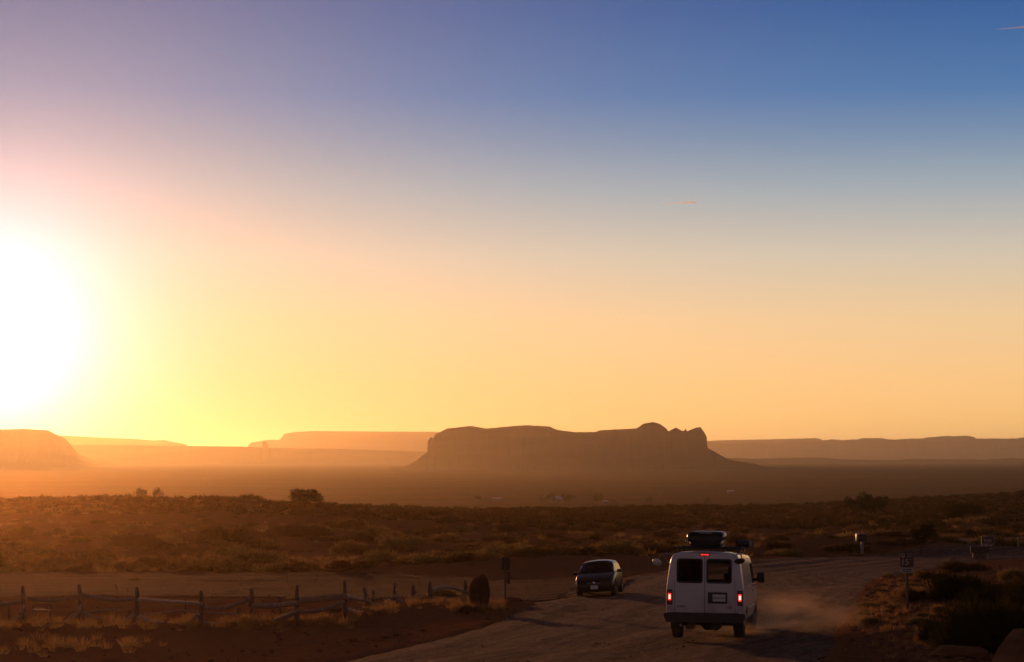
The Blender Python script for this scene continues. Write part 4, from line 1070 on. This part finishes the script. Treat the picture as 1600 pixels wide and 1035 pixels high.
# rear doors with real window openings
def wat(z):
    P = [(x_*0.972, 0.42+(z_-0.42)*0.982) for x_, z_ in BP]
    return float(np.interp(z, [p[1] for p in P], [p[0] for p in P]))
WZ0, WZ1 = 1.375, 1.925
def rear_leaf(sgn, xi, xa, xb):
    m = MB(); zs = [0.60, 0.90, 1.15, WZ0, 1.50, 1.65, 1.80, WZ1, 1.985, 2.03, 2.07]
    for a, c in zip(zs[:-1], zs[1:]):
        cols = [(0.006, 0.006), (xa, xa), (xb, xb), (wat(a), wat(c))]
        for q_ in range(3):
            if q_ == 1 and a >= WZ0 and c <= WZ1: continue
            (a0, c0), (a1, c1) = cols[q_], cols[q_+1]
            if c1 <= c0: c1 = c0+0.001
            m.add([(sgn*a0, -2.702, a), (sgn*a1, -2.702, a), (sgn*c1, -2.702, c), (sgn*c0, -2.702, c)], [(0, 1, 2, 3)])
    d = clean(m.build('rear_door', M['white'], van, 30))
    cxw = sgn*(xa+xb)/2; w_ = xb-xa; h_ = WZ1-WZ0; czw = (WZ0+WZ1)/2
    o_ = rrect(cxw, czw, w_+0.03, h_+0.03, 0.07); i_ = rrect(cxw, czw, w_-0.05, h_-0.05, 0.055); nn_ = len(o_)
    f = MB(); f.add([(x_, -2.714, z_) for x_, z_ in o_]+[(x_, -2.712, z_) for x_, z_ in i_]+[(x_, -2.700, z_) for x_, z_ in o_]+[(x_, -2.690, z_) for x_, z_ in i_],
        [(q_, (q_+1) % nn_, nn_+(q_+1) % nn_, nn_+q_) for q_ in range(nn_)]+[(q_, 2*nn_+q_, 2*nn_+(q_+1) % nn_, (q_+1) % nn_) for q_ in range(nn_)]+[(nn_+q_, nn_+(q_+1) % nn_, 3*nn_+(q_+1) % nn_, 3*nn_+q_) for q_ in range(nn_)])
    wf = f.build('window', M['plastic'], d)
    MB().add([(x_, -2.704, z_) for x_, z_ in rrect(cxw, czw, w_-0.03, h_-0.03, 0.06)], [tuple(range(nn_))]).build('pane', M['darkglass' if sgn < 0 else 'clearglass'], wf)
    # swage line and hinges
    MB().box((sgn*0.44, -2.703, 1.195), (0.80, 0.008, 0.012), bev=0.002).build('crease', M['white'], d)
    for zz in (0.80, 1.28): MB().box((sgn*(wat(zz)-0.085), -2.712, zz), (0.035, 0.03, 0.10), bev=0.008).build('hinge', M['white'], d)
    return d
dl = rear_leaf(-1, 0, 0.065, 0.70); dr = rear_leaf(1, 0, 0.055, 0.67)
MB().box((0, -2.704, 1.33), (0.010, 0.006, 1.40)).build('door_seam', M['plastic'], van)
for sgn in (-1, 1): MB().box((sgn*0.765, -2.7035, 1.02), (0.008, 0.004, 0.80)).build('door_seam', M['plastic'], van)
MB().box((0, -2.7035, 0.655), (1.80, 0.004, 0.008)).build('door_seam', M['plastic'], van)
for sgn in (-1, 1):
    L = MB().box((sgn*0.893, -2.695, 1.02), (0.135, 0.06, 0.36), bev=0.018).build('tail_light', M['plastic'], van, 40)
    MB().box((sgn*0.893, -2.722, 1.03), (0.085, 0.02, 0.17), bev=0.01).build('brake_lamp', M['lamp_on'], L, 40)
    MB().box((sgn*0.893, -2.733, 1.03), (0.042, 0.006, 0.10), bev=0.002).build('bulb', M['lamp_core'], L, 40)
    MB().box((sgn*0.893, -2.722, 1.145), (0.09, 0.015, 0.06), bev=0.006).build('turn_lamp', M['red_lens'], L, 40)
    MB().box((sgn*0.893, -2.722, 0.885), (0.09, 0.015, 0.06), bev=0.006).build('reverse_lamp', M['red_lens'], L, 40)
L = MB().box((0, -2.685, 2.035), (0.26, 0.06, 0.055), bev=0.012).build('high_brake_light', M['plastic'], van, 40)
for k in (-0.07, 0, 0.07): MB().box((k, -2.718, 2.035), (0.062, 0.012, 0.030), bev=0.004).build('lamp', M['lamp_on'], L)
rc = MB().box((0.325, -2.706, 1.02), (0.49, 0.02, 0.265), bev=0.008).build('plate_recess', M['plastic'], dr)
pl = MB().box((0.365, -2.720, 1.02), (0.32, 0.008, 0.165), bev=0.003).build('number_plate', M['plate'], rc)
text('8W01562', 0.085, van, M['ink'], (0.365, -2.7255, 1.015), ext=0.0012, sx=0.82, name='plate_lettering')
bd = MB(); bd.lathe([(0.075, 0), (0.075, -0.010), (0.05, -0.016)], (0, 0, 0), 'y', 24); o = bd.build('badge', M['badge'], dr, 40, loc=(0.63, -2.703, 0.805)); o.scale = (1, 1, 0.42)
o2 = MB().lathe([(0.066, -0.0165), (0.070, -0.0165), (0.070, -0.0125)], (0, 0, 0), 'y', 24).build('badge_rim', M['gold'], o, 40)
b = MB(); xx = -0.70
for w_ in (0.035, 0.012, 0.032, 0.035, 0.035): b.box((xx+w_/2, -2.706, 0.805), (w_, 0.008, 0.05), bev=0.002); xx += w_+0.012
b.build('badge', M['gold'], dl)
# bumper
bp = MB(); prof = [(-1.03, 0.66), (1.03, 0.66), (1.03, 0.58), (0.96, 0.44), (-0.96, 0.44), (-1.03, 0.58)]
bp.prism(prof, -2.86, -2.68); bo = bp.build('bumper', M['bumper'], van)
MB().box((0, -2.80, 0.663), (1.7, 0.10, 0.008), bev=0.002).build('step_tread', M['rubber'], bo)
for sgn in (-1, 1): MB().box((sgn*1.0, -2.60, 0.60), (0.05, 0.30, 0.12), bev=0.015).build('bumper_end', M['bumper'], bo, 40)
wheel(van, -0.80, -1.62, 0.37, 0.245, -1); wheel(van, 0.80, -1.62, 0.37, 0.245, 1)
wheel(van, -0.83, 1.92, 0.37, 0.245, -1, R(-6)); wheel(van, 0.83, 1.92, 0.37, 0.245, 1, R(-6))
ax = MB().tube([(-0.75, -1.62, 0.36), (0.75, -1.62, 0.36)], 0.05, 12); ax.lathe([(0.05, -0.2), (0.15, -0.1), (0.15, 0.1), (0.05, 0.2)], (0, -1.62, 0.35), 'x', 16); ax.build('rear_axle', M['plastic'], van, 40)
MB().tube([(-0.45, 0.5, 0.34), (-0.45, -1.2, 0.34), (-0.5, -2.2, 0.36), (-0.62, -2.6, 0.36)], 0.035, 10).build('exhaust_pipe', M['steel'], van, 40)
MB().tube([(0.25, -1.9, 0.36), (0.25, -2.45, 0.36)], 0.13, 14).build('fuel_tank', M['plastic'], van, 40)
for sgn in (-1, 1):
    MB().box((sgn*0.80, -2.08, 0.42), (0.26, 0.02, 0.36), bev=0.005).build('mud_flap', M['rubber'], van)
# rear corner mirrors on tubular arms
for sgn in (-1, 1):
    a = MB()
    if sgn < 0:
        a.tube([(-0.84, -2.55, 2.03), (-0.98, -2.62, 2.05), (-1.10, -2.70, 2.02), (-1.20, -2.76, 1.90)], 0.016, 8); a.tube([(-0.94, -2.55, 1.80), (-0.99, -2.62, 1.90), (-1.06, -2.68, 2.02)], 0.013, 8)
        c = (-1.21, -2.80, 1.84)
    else:
        a.tube([(0.80, -2.55, 2.04), (0.86, -2.72, 2.08), (0.93, -2.80, 2.04), (0.94, -2.84, 1.94)], 0.016, 8); a.tube([(0.93, -2.55, 1.84), (0.93, -2.70, 1.90), (0.93, -2.80, 1.98)], 0.013, 8)
        c = (0.90, -2.86, 1.90)
    ar = a.build('mirror_arm', M['steel'], van, 40)
    m_ = MB(); m_.lathe([(0.02, -0.05), (0.09, -0.035), (0.125, 0.0), (0.125, 0.012)], (0, 0, 0), 'y', 24)
    o = m_.build('corner_mirror', M['mirror' if sgn < 0 else 'plastic'], ar, 50, loc=c); o.rotation_euler = (R(35 if sgn < 0 else 55), 0, R(30*sgn)); o.scale = (1.15, 1, 0.85)
# door mirrors, front lamps, grille
for sgn in (-1, 1):
    m_ = MB().box((sgn*1.17, 1.10, 1.40), (0.20, 0.14, 0.26), bev=0.04); m_.tube([(sgn*0.96, 1.16, 1.34), (sgn*1.14, 1.12, 1.36)], 0.035, 8)
    o = m_.build('door_mirror', M['plastic'], van, 50); MB().box((sgn*1.17, 1.026, 1.40), (0.15, 0.006, 0.20)).build('mirror_glass', M['darkmirror'], o)
    MB().box((sgn*0.70, 2.70, 0.98), (0.30, 0.05, 0.20), bev=0.02).build('headlight', M['headlamp'], van, 40)
    MB().box((sgn*1.002, -0.1, 1.245), (0.008, 2.9, 0.014), bev=0.002).build('side_crease', M['white'], van)
    MB().box((sgn*1.004, 0.1, 0.72), (0.010, 2.5, 0.05), bev=0.004).build('side_moulding', M['white'], van)
    MB().box((sgn*1.0, 0.42, 1.10), (0.03, 0.16, 0.035), bev=0.008).build('door_handle', M['plastic'], van)
MB().box((0, 2.71, 0.98), (1.0, 0.04, 0.22), bev=0.01).build('grille', M['plastic'], van); MB().box((0, 2.78, 0.60), (1.9, 0.16, 0.20), bev=0.03).build('front_bumper', M['bumper'], van, 40)
for sgn in (-1, 1):
    s_ = MB().box((sgn*0.45, 0.75, 0.85), (0.5, 0.5, 0.20), bev=0.06); s_.box((sgn*0.45, 0.50, 1.20), (0.48, 0.14, 0.62), bev=0.05); s_.box((sgn*0.45, 0.48, 1.60), (0.24, 0.10, 0.18), bev=0.03)
    s_.build('seat', M['seat'], van, 50)
MB().box((0, 1.60, 1.12), (1.7, 0.40, 0.22), bev=0.05).build('dashboard', M['seat'], van, 50)
MB().tube([(0.50, -0.6, 1.30), (0.56, -0.6, 1.52), (0.58, -0.6, 1.74)], 0.016, 8).build('strap', M['strap'], van, 40)
MB().box((0.10, 1.28, 1.86), (0.22, 0.05, 0.07), bev=0.02).build('inner_mirror', M['plastic'], van, 40)
# roof rack
rk = MB()
for yy in (-2.1, -1.0, 0.1): rk.tube([(-0.88, yy, 2.17), (0.92, yy, 2.17)], 0.020, 8)
ro = rk.build('roof_rack', M['plastic'], van, 40)
for yy in (-2.1, -1.0, 0.1):
    for sgn in (-1, 1): MB().tube([(sgn*0.79, yy, 2.03), (sgn*0.83, yy, 2.10), (sgn*0.85, yy, 2.20)], 0.018, 8).build('rack_foot', M['plastic'], ro, 40)
# the van's own frame, for what rides on it
VM = Matrix.Translation(van.location) @ Euler(van.rotation_euler).to_matrix().to_4x4() @ Matrix.Diagonal((0.962, 1.0, 1.03, 1))
def on_van(name, loc, label, cat):
    o = empty(name, VM @ Vector(loc), van.rotation_euler); tag(o, label, cat); return o
bx = on_van('roof_box', (-0.06, -1.2, 2.19), 'glossy black cargo box riding on the van roof rack', 'roof box')
def box_loft(secs, name, mat, parent, sm=50):
    m = MB(); V = []; n = None
    for y, pts in secs: n = len(pts); V += [(x_, y, z_) for x_, z_ in pts]
    F = [(i*n+j, i*n+(j+1) % n, (i+1)*n+(j+1) % n, (i+1)*n+j) for i in range(len(secs)-1) for j in range(n)]
    F += [tuple(range(n)), tuple(range((len(secs)-1)*n, len(secs)*n))]
    m.add(V, F); return m.build(name, mat, parent, sm)
def ring(w_, z0, z1, r): return rrect(0, (z0+z1)/2, w_, z1-z0, min(r, (z1-z0)*0.49), 6)
box_loft([(-0.80, ring(0.70, 0.06, 0.14, 0.04)), (-0.74, ring(0.78, 0.01, 0.17, 0.06)), (0.70, ring(0.78, 0.0, 0.17, 0.06)), (0.86, ring(0.60, 0.06, 0.14, 0.04))], 'tray', M['gloss'], bx)
lid = box_loft([(-0.84, ring(0.80, 0.15, 0.22, 0.03)), (-0.82, ring(0.88, 0.145, 0.33, 0.09)), (-0.74, ring(0.92, 0.145, 0.385, 0.13)), (0.2, ring(0.92, 0.145, 0.40, 0.14)), (0.75, ring(0.80, 0.145, 0.30, 0.08)), (0.92, ring(0.6, 0.15, 0.21, 0.03))], 'lid', M['gloss'], bx)
b = MB(); b.add([(-0.20, -0.76, 0.398), (0.20, -0.76, 0.398), (0.14, -0.815, 0.352), (-0.14, -0.815, 0.352), (-0.20, 0.3, 0.412), (0.20, 0.3, 0.412), (-0.20, -0.76, 0.38), (0.20, -0.76, 0.38), (0.14, -0.80, 0.34), (-0.14, -0.80, 0.34), (-0.20, 0.3, 0.39), (0.20, 0.3, 0.39)],
    [(0, 1, 2, 3), (4, 5, 1, 0), (6, 9, 8, 7), (10, 6, 7, 11), (0, 3, 9, 6), (1, 7, 8, 2), (3, 2, 8, 9), (4, 0, 6, 10), (5, 11, 7, 1), (4, 10, 11, 5)]); b.build('top_panel', M['greypaint'], lid, 30)
for sgn in (-1, 1): MB().box((sgn*0.475, -0.70, 0.15), (0.05, 0.08, 0.06), bev=0.01).build('clasp', M['gold'], bx)
rl = on_van('roof_roll', (0.92, -1.9, 2.30), 'dark rolled bundle tied to the right end of the van roof rack', 'roll')
MB().tube([(-0.16, -0.12, 0.0), (0.20, 0.10, -0.01)], [0.085, 0.085], 16, wob=0.08).build('bundle', M['plastic'], rl, 50)
MB().tube([(0.10, 0.04, -0.005), (0.18, 0.088, -0.01)], [0.090, 0.090], 16).build('pale_band', M['greypaint'], rl, 50)
MB().box((0.0, 0.0, -0.09), (0.06, 0.06, 0.07), bev=0.01).build('clamp', M['steel'], rl)

# --- the parked car, facing the camera
x, Y, z = hit(941, 931, base=gz0)
car = empty('parked_car', (x, Y+1.9, float(gz0(x, Y+1.9))+0.02), (R(1.0), R(4.6), R(170.5))); car.scale = (0.95, 0.95, 0.95)
tag(car, 'small black hatchback parked facing the camera on the left of the road', 'car')
CP = [(0.70, 0.20), (0.79, 0.25), (0.838, 0.48), (0.845, 0.72), (0.82, 0.93), (0.69, 1.30), (0.62, 1.415), (0.45, 1.47), (0.22, 1.492), (0, 1.50)]
CC = (-1.22, 1.24); CR, CZc = 0.355, 0.30
key = [(-1.96, 0.08, 0.86, 0.0), (-1.88, 0.22, 0.92, 0.0), (-1.72, 0.55, 0.96, 0.0), (-1.50, 0.86, 0.985, 0.0), (-1.2, 0.95, 1, 0), (-0.5, 1.0, 1, 0), (0.05, 0.995, 1, 0), (0.30, 0.95, 1, 0), (0.70, 0.55, 1, 0), (1.12, 0.10, 1.0, 0.02), (1.45, 0.07, 0.985, 0.09), (1.75, 0.05, 0.95, 0.20), (1.90, 0.04, 0.88, 0.30), (1.97, 0.03, 0.78, 0.42)]
kys = np.array([k_[0] for k_ in key])
cys = sorted(set([k_[0] for k_ in key]+[round(c+d, 3) for c in CC for d in (-0.354, -0.33, -0.25, -0.13, 0, 0.13, 0.25, 0.33, 0.354)]))
cst = []
for y in cys:
    kk, sx, dn = (float(np.interp(y, kys, [k_[q_] for k_ in key])) for q_ in (1, 2, 3))
    az = arch_z(y, CC, CR, CZc); pr = []
    for q_, (x_, z_) in enumerate(CP):
        if q_ >= 5: z_ = 0.93+(z_-0.93)*kk; x_ = min(0.80-0.02*(q_-5), x_*(1+0.16*(1-kk)))if q_ < 9 else 0
        if q_ >= 2: z_ = z_-dn*(0.55 if q_ == 3 else (0.2 if q_ == 2 else 1.0))
        if q_ < 3: z_ = max(z_, az)
        if q_ == 3: z_ = max(z_, az+0.03)
        pr.append((x_*sx, z_))
    cst.append((y, pr))
def cwin(i, j, side):
    y0, y1 = cys[i], cys[i+1]
    if y0 >= 0.29 and y1 <= 1.13 and j >= 5: return 'windshield'
    if y0 >= -1.51 and y1 <= 0.31 and j == 4: return 'side_window_'+side
    if y0 >= -1.89 and y1 <= -1.49 and j >= 5: return 'rear_window'
    return None
body, win, full = loft(cst, cwin)
for e in (0, -1):
    nn = [(x_, cst[e][0], z_) for x_, z_ in cst[e][1]]; k = len(nn)
    body.add(nn+[(-a, b_, c) for a, b_, c in nn], [(i, i+1, k+i+1, k+i) for i in range(k-1)])
clean(body.build('body', M['black_paint'], car, 50))
for kx, m in win.items(): clean(m.build(kx.replace('_r', '').replace('_l', '') if kx.startswith('side') else kx, M['glass'], car, 40))
MB().box((0, 0, 0.26), (1.4, 3.6, 0.05)).build('floor', M['plastic'], car)
for sgn in (-1, 1):
    for yy in CC: wheel(car, sgn*0.735, yy, 0.30, 0.19, sgn)
    h = MB(); h.add([(sgn*0.50, 1.875, 0.66), (sgn*0.80, 1.74, 0.68), (sgn*0.83, 1.50, 0.80), (sgn*0.64, 1.68, 0.775), (sgn*0.50, 1.80, 0.62), (sgn*0.79, 1.66, 0.62), (sgn*0.80, 1.45, 0.74), (sgn*0.62, 1.60, 0.72)],
        [(0, 1, 2, 3), (4, 7, 6, 5), (0, 4, 5, 1), (1, 5, 6, 2), (2, 6, 7, 3), (3, 7, 4, 0)]); h.build('headlight', M['headlamp'], car)
    m_ = MB().box((sgn*0.96, 0.62, 1.00), (0.20, 0.10, 0.13), bev=0.03); m_.tube([(sgn*0.80, 0.66, 0.96), (sgn*0.90, 0.63, 0.98)], 0.02, 6); m_.build('door_mirror', M['black_paint'], car, 50)
    MB().box((sgn*0.60, 1.905, 0.40), (0.16, 0.05, 0.08), bev=0.01).build('fog_lamp', M['plastic'], car)
    for yy in (-0.35, 0.0): pass
    MB().box((sgn*0.845, -0.25, 0.78), (0.02, 0.14, 0.025), bev=0.006).build('door_handle', M['black_paint'], car)
    s_ = MB().box((sgn*0.36, -0.15, 0.62), (0.46, 0.46, 0.16), bev=0.05); s_.box((sgn*0.36, -0.40, 0.92), (0.44, 0.12, 0.56), bev=0.05); s_.box((sgn*0.36, -0.42, 1.27), (0.22, 0.09, 0.15), bev=0.03); s_.build('seat', M['seat'], car, 50)
MB().box((0, -1.1, 0.90), (1.2, 0.14, 0.60), bev=0.05).build('rear_seat', M['seat'], car, 50)
MB().box((0, 0.85, 0.88), (1.35, 0.35, 0.14), bev=0.04).build('dashboard', M['seat'], car, 50)
MB().tube([(0.50*math.cos(a)*0.36+0.36, 0.60+0.06*math.sin(a), 0.95+0.17*math.sin(a)) for a in np.linspace(0, 2*math.pi, 17)], 0.014, 6, caps=False).build('steering_wheel', M['plastic'], car, 50)
b = MB()
for sgn in (-1, 1): b.add([(0, 1.99, 0.52), (0, 1.99, 0.545), (sgn*0.30, 1.955, 0.605), (sgn*0.30, 1.955, 0.585), (0, 1.97, 0.52), (0, 1.97, 0.545), (sgn*0.30, 1.935, 0.605), (sgn*0.30, 1.935, 0.585)], [(0, 1, 2, 3), (4, 7, 6, 5), (1, 5, 6, 2), (0, 3, 7, 4), (2, 6, 7, 3)])
b.build('grille_trim', M['steel'], car)
MB().lathe([(0.055, 0), (0.055, 0.014), (0.03, 0.02)], (0, 1.985, 0.575), 'y', 20).build('emblem', M['chrome'], car, 40)
MB().box((0, 1.94, 0.34), (1.10, 0.06, 0.15), bev=0.02).build('grille', M['plastic'], car)
MB().box((0, 1.985, 0.40), (0.32, 0.012, 0.16), bev=0.003).build('number_plate', M['plate'], car)
MB().tube([(-0.45, 1.16, 0.985), (0.05, 1.02, 1.03)], 0.010, 6).build('wiper', M['plastic'], car)

# ------------------------------------------------------------------ contrails, lit by the low sun high above the haze
def contrail(pts, Yc, r0, label):
    b = MB(); P = [(wx(px, Yc), Yc, CZ+(HOR-py)*Yc/FPX) for px, py in pts]; n = len(P)
    c = Vector(P[n//2])
    b.tube([Vector(p)-c for p in P], [r0*(0.12+0.88*(i/(n-1))**0.7) for i in range(n)], 8)
    o = b.build('contrail', M['white'], None, 60, loc=c); tag(o, label, 'contrail', 'contrails'); return o
c1_ = contrail([(1030, 316.5), (1045, 316), (1060, 315.6), (1075, 315), (1088, 314.4)], 60000, 40, 'short pale contrail in mid sky above the long mesa')
c2_ = contrail([(1562, 39.5), (1575, 38.6), (1590, 37.4), (1605, 36), (1640, 33)], 60000, 34, 'short pale contrail at the top right corner of the sky')

for m_ in (bpy.data.materials.new('contrail_ice'),):
    m_.use_nodes = True; t = m_.node_tree; t.nodes.clear()
    pv = N(t, 'ShaderNodeVolumePrincipled'); pv.inputs['Color'].default_value = (1, 1, 1, 1); pv.inputs['Density'].default_value = 0.014; pv.inputs['Anisotropy'].default_value = 0.75
    oo = N(t, 'ShaderNodeOutputMaterial'); t.links.new(pv.outputs[0], oo.inputs['Volume'])
    for o in (c1_, c2_): o.data.materials.clear(); o.data.materials.append(m_)

# dust thrown up by the van's right wheels
x, Y, z = hit(1205, 988, base=gz0)
bm = bmesh.new(); bmesh.ops.create_icosphere(bm, subdivisions=4, radius=1.0)
me = bpy.data.meshes.new('dust_plume'); bm.to_mesh(me); bm.free()
m = bpy.data.materials.new('dust_volume'); m.use_nodes = True; t = m.node_tree; t.nodes.clear()
co = N(t, 'ShaderNodeTexCoord'); ln_ = N(t, 'ShaderNodeVectorMath', operation='LENGTH'); t.links.new(co.outputs['Object'], ln_.inputs[0])
no = N(t, 'ShaderNodeTexNoise'); no.inputs['Scale'].default_value = 2.3; no.inputs['Detail'].default_value = 5; no.inputs['Distortion'].default_value = 0.6; t.links.new(co.outputs['Object'], no.inputs['Vector'])
fall = N(t, 'ShaderNodeMapRange', interpolation_type='SMOOTHSTEP'); t.links.new(ln_.outputs['Value'], fall.inputs[0]); fall.inputs[1].default_value = 1.0; fall.inputs[2].default_value = 0.0
den = math_node(t, 'MULTIPLY', math_node(t, 'MULTIPLY', fall.outputs[0], ramp(t, no.outputs[0], [(0.42, (0, 0, 0)), (0.70, (1, 1, 1))])), 0.26)
pv = N(t, 'ShaderNodeVolumePrincipled'); pv.inputs['Color'].default_value = (0.95, 0.72, 0.46, 1); pv.inputs['Anisotropy'].default_value = 0.55; t.links.new(den, pv.inputs['Density'])
oo = N(t, 'ShaderNodeOutputMaterial'); t.links.new(pv.outputs[0], oo.inputs['Volume']); me.materials.append(m)
dp = link('dust_plume', me); dp.location = (x, Y+0.5, z+0.35); dp.scale = (3.2, 5.5, 0.9); dp.rotation_euler = (0, 0, -VH)
tag(dp, 'faint dust cloud drifting off the van wheels', kind='stuff')


# ------------------------------------------------------------------ air
def airbox(name, x0, x1, y0, y1, z0, z1, dens, aniso, col, label):
    b = MB(); b.box(((x0+x1)/2, (y0+y1)/2, (z0+z1)/2), (x1-x0, y1-y0, z1-z0))
    m = bpy.data.materials.new(name+'_volume'); m.use_nodes = True
    t = m.node_tree; t.nodes.clear()
    pv = N(t, 'ShaderNodeVolumePrincipled'); pv.inputs['Density'].default_value = dens
    pv.inputs['Anisotropy'].default_value = aniso; pv.inputs['Color'].default_value = (*col, 1)
    o_ = N(t, 'ShaderNodeOutputMaterial'); t.links.new(pv.outputs[0], o_.inputs['Volume'])
    o = b.build(name, m); tag(o, label=label, kind='stuff')
    return o
ZLOW = float(ZG.min())
HAZE = airbox('haze', -60000, 60000, -400, 72000, ZLOW-75.0, 318, 3.1e-5, 0.81, (0.95, 0.84, 0.60), 'dusty evening haze over the whole valley')
airbox('flare_veil', -130, 60, 6, 330, ZLOW*0-12.0, CZ-1.2, 1.5e-4, 0.95, (0.90, 0.54, 0.24), 'added low dust layer standing in for lens flare toward the sun')  # added volume: its orange scatter imitates the lens flare over the near left
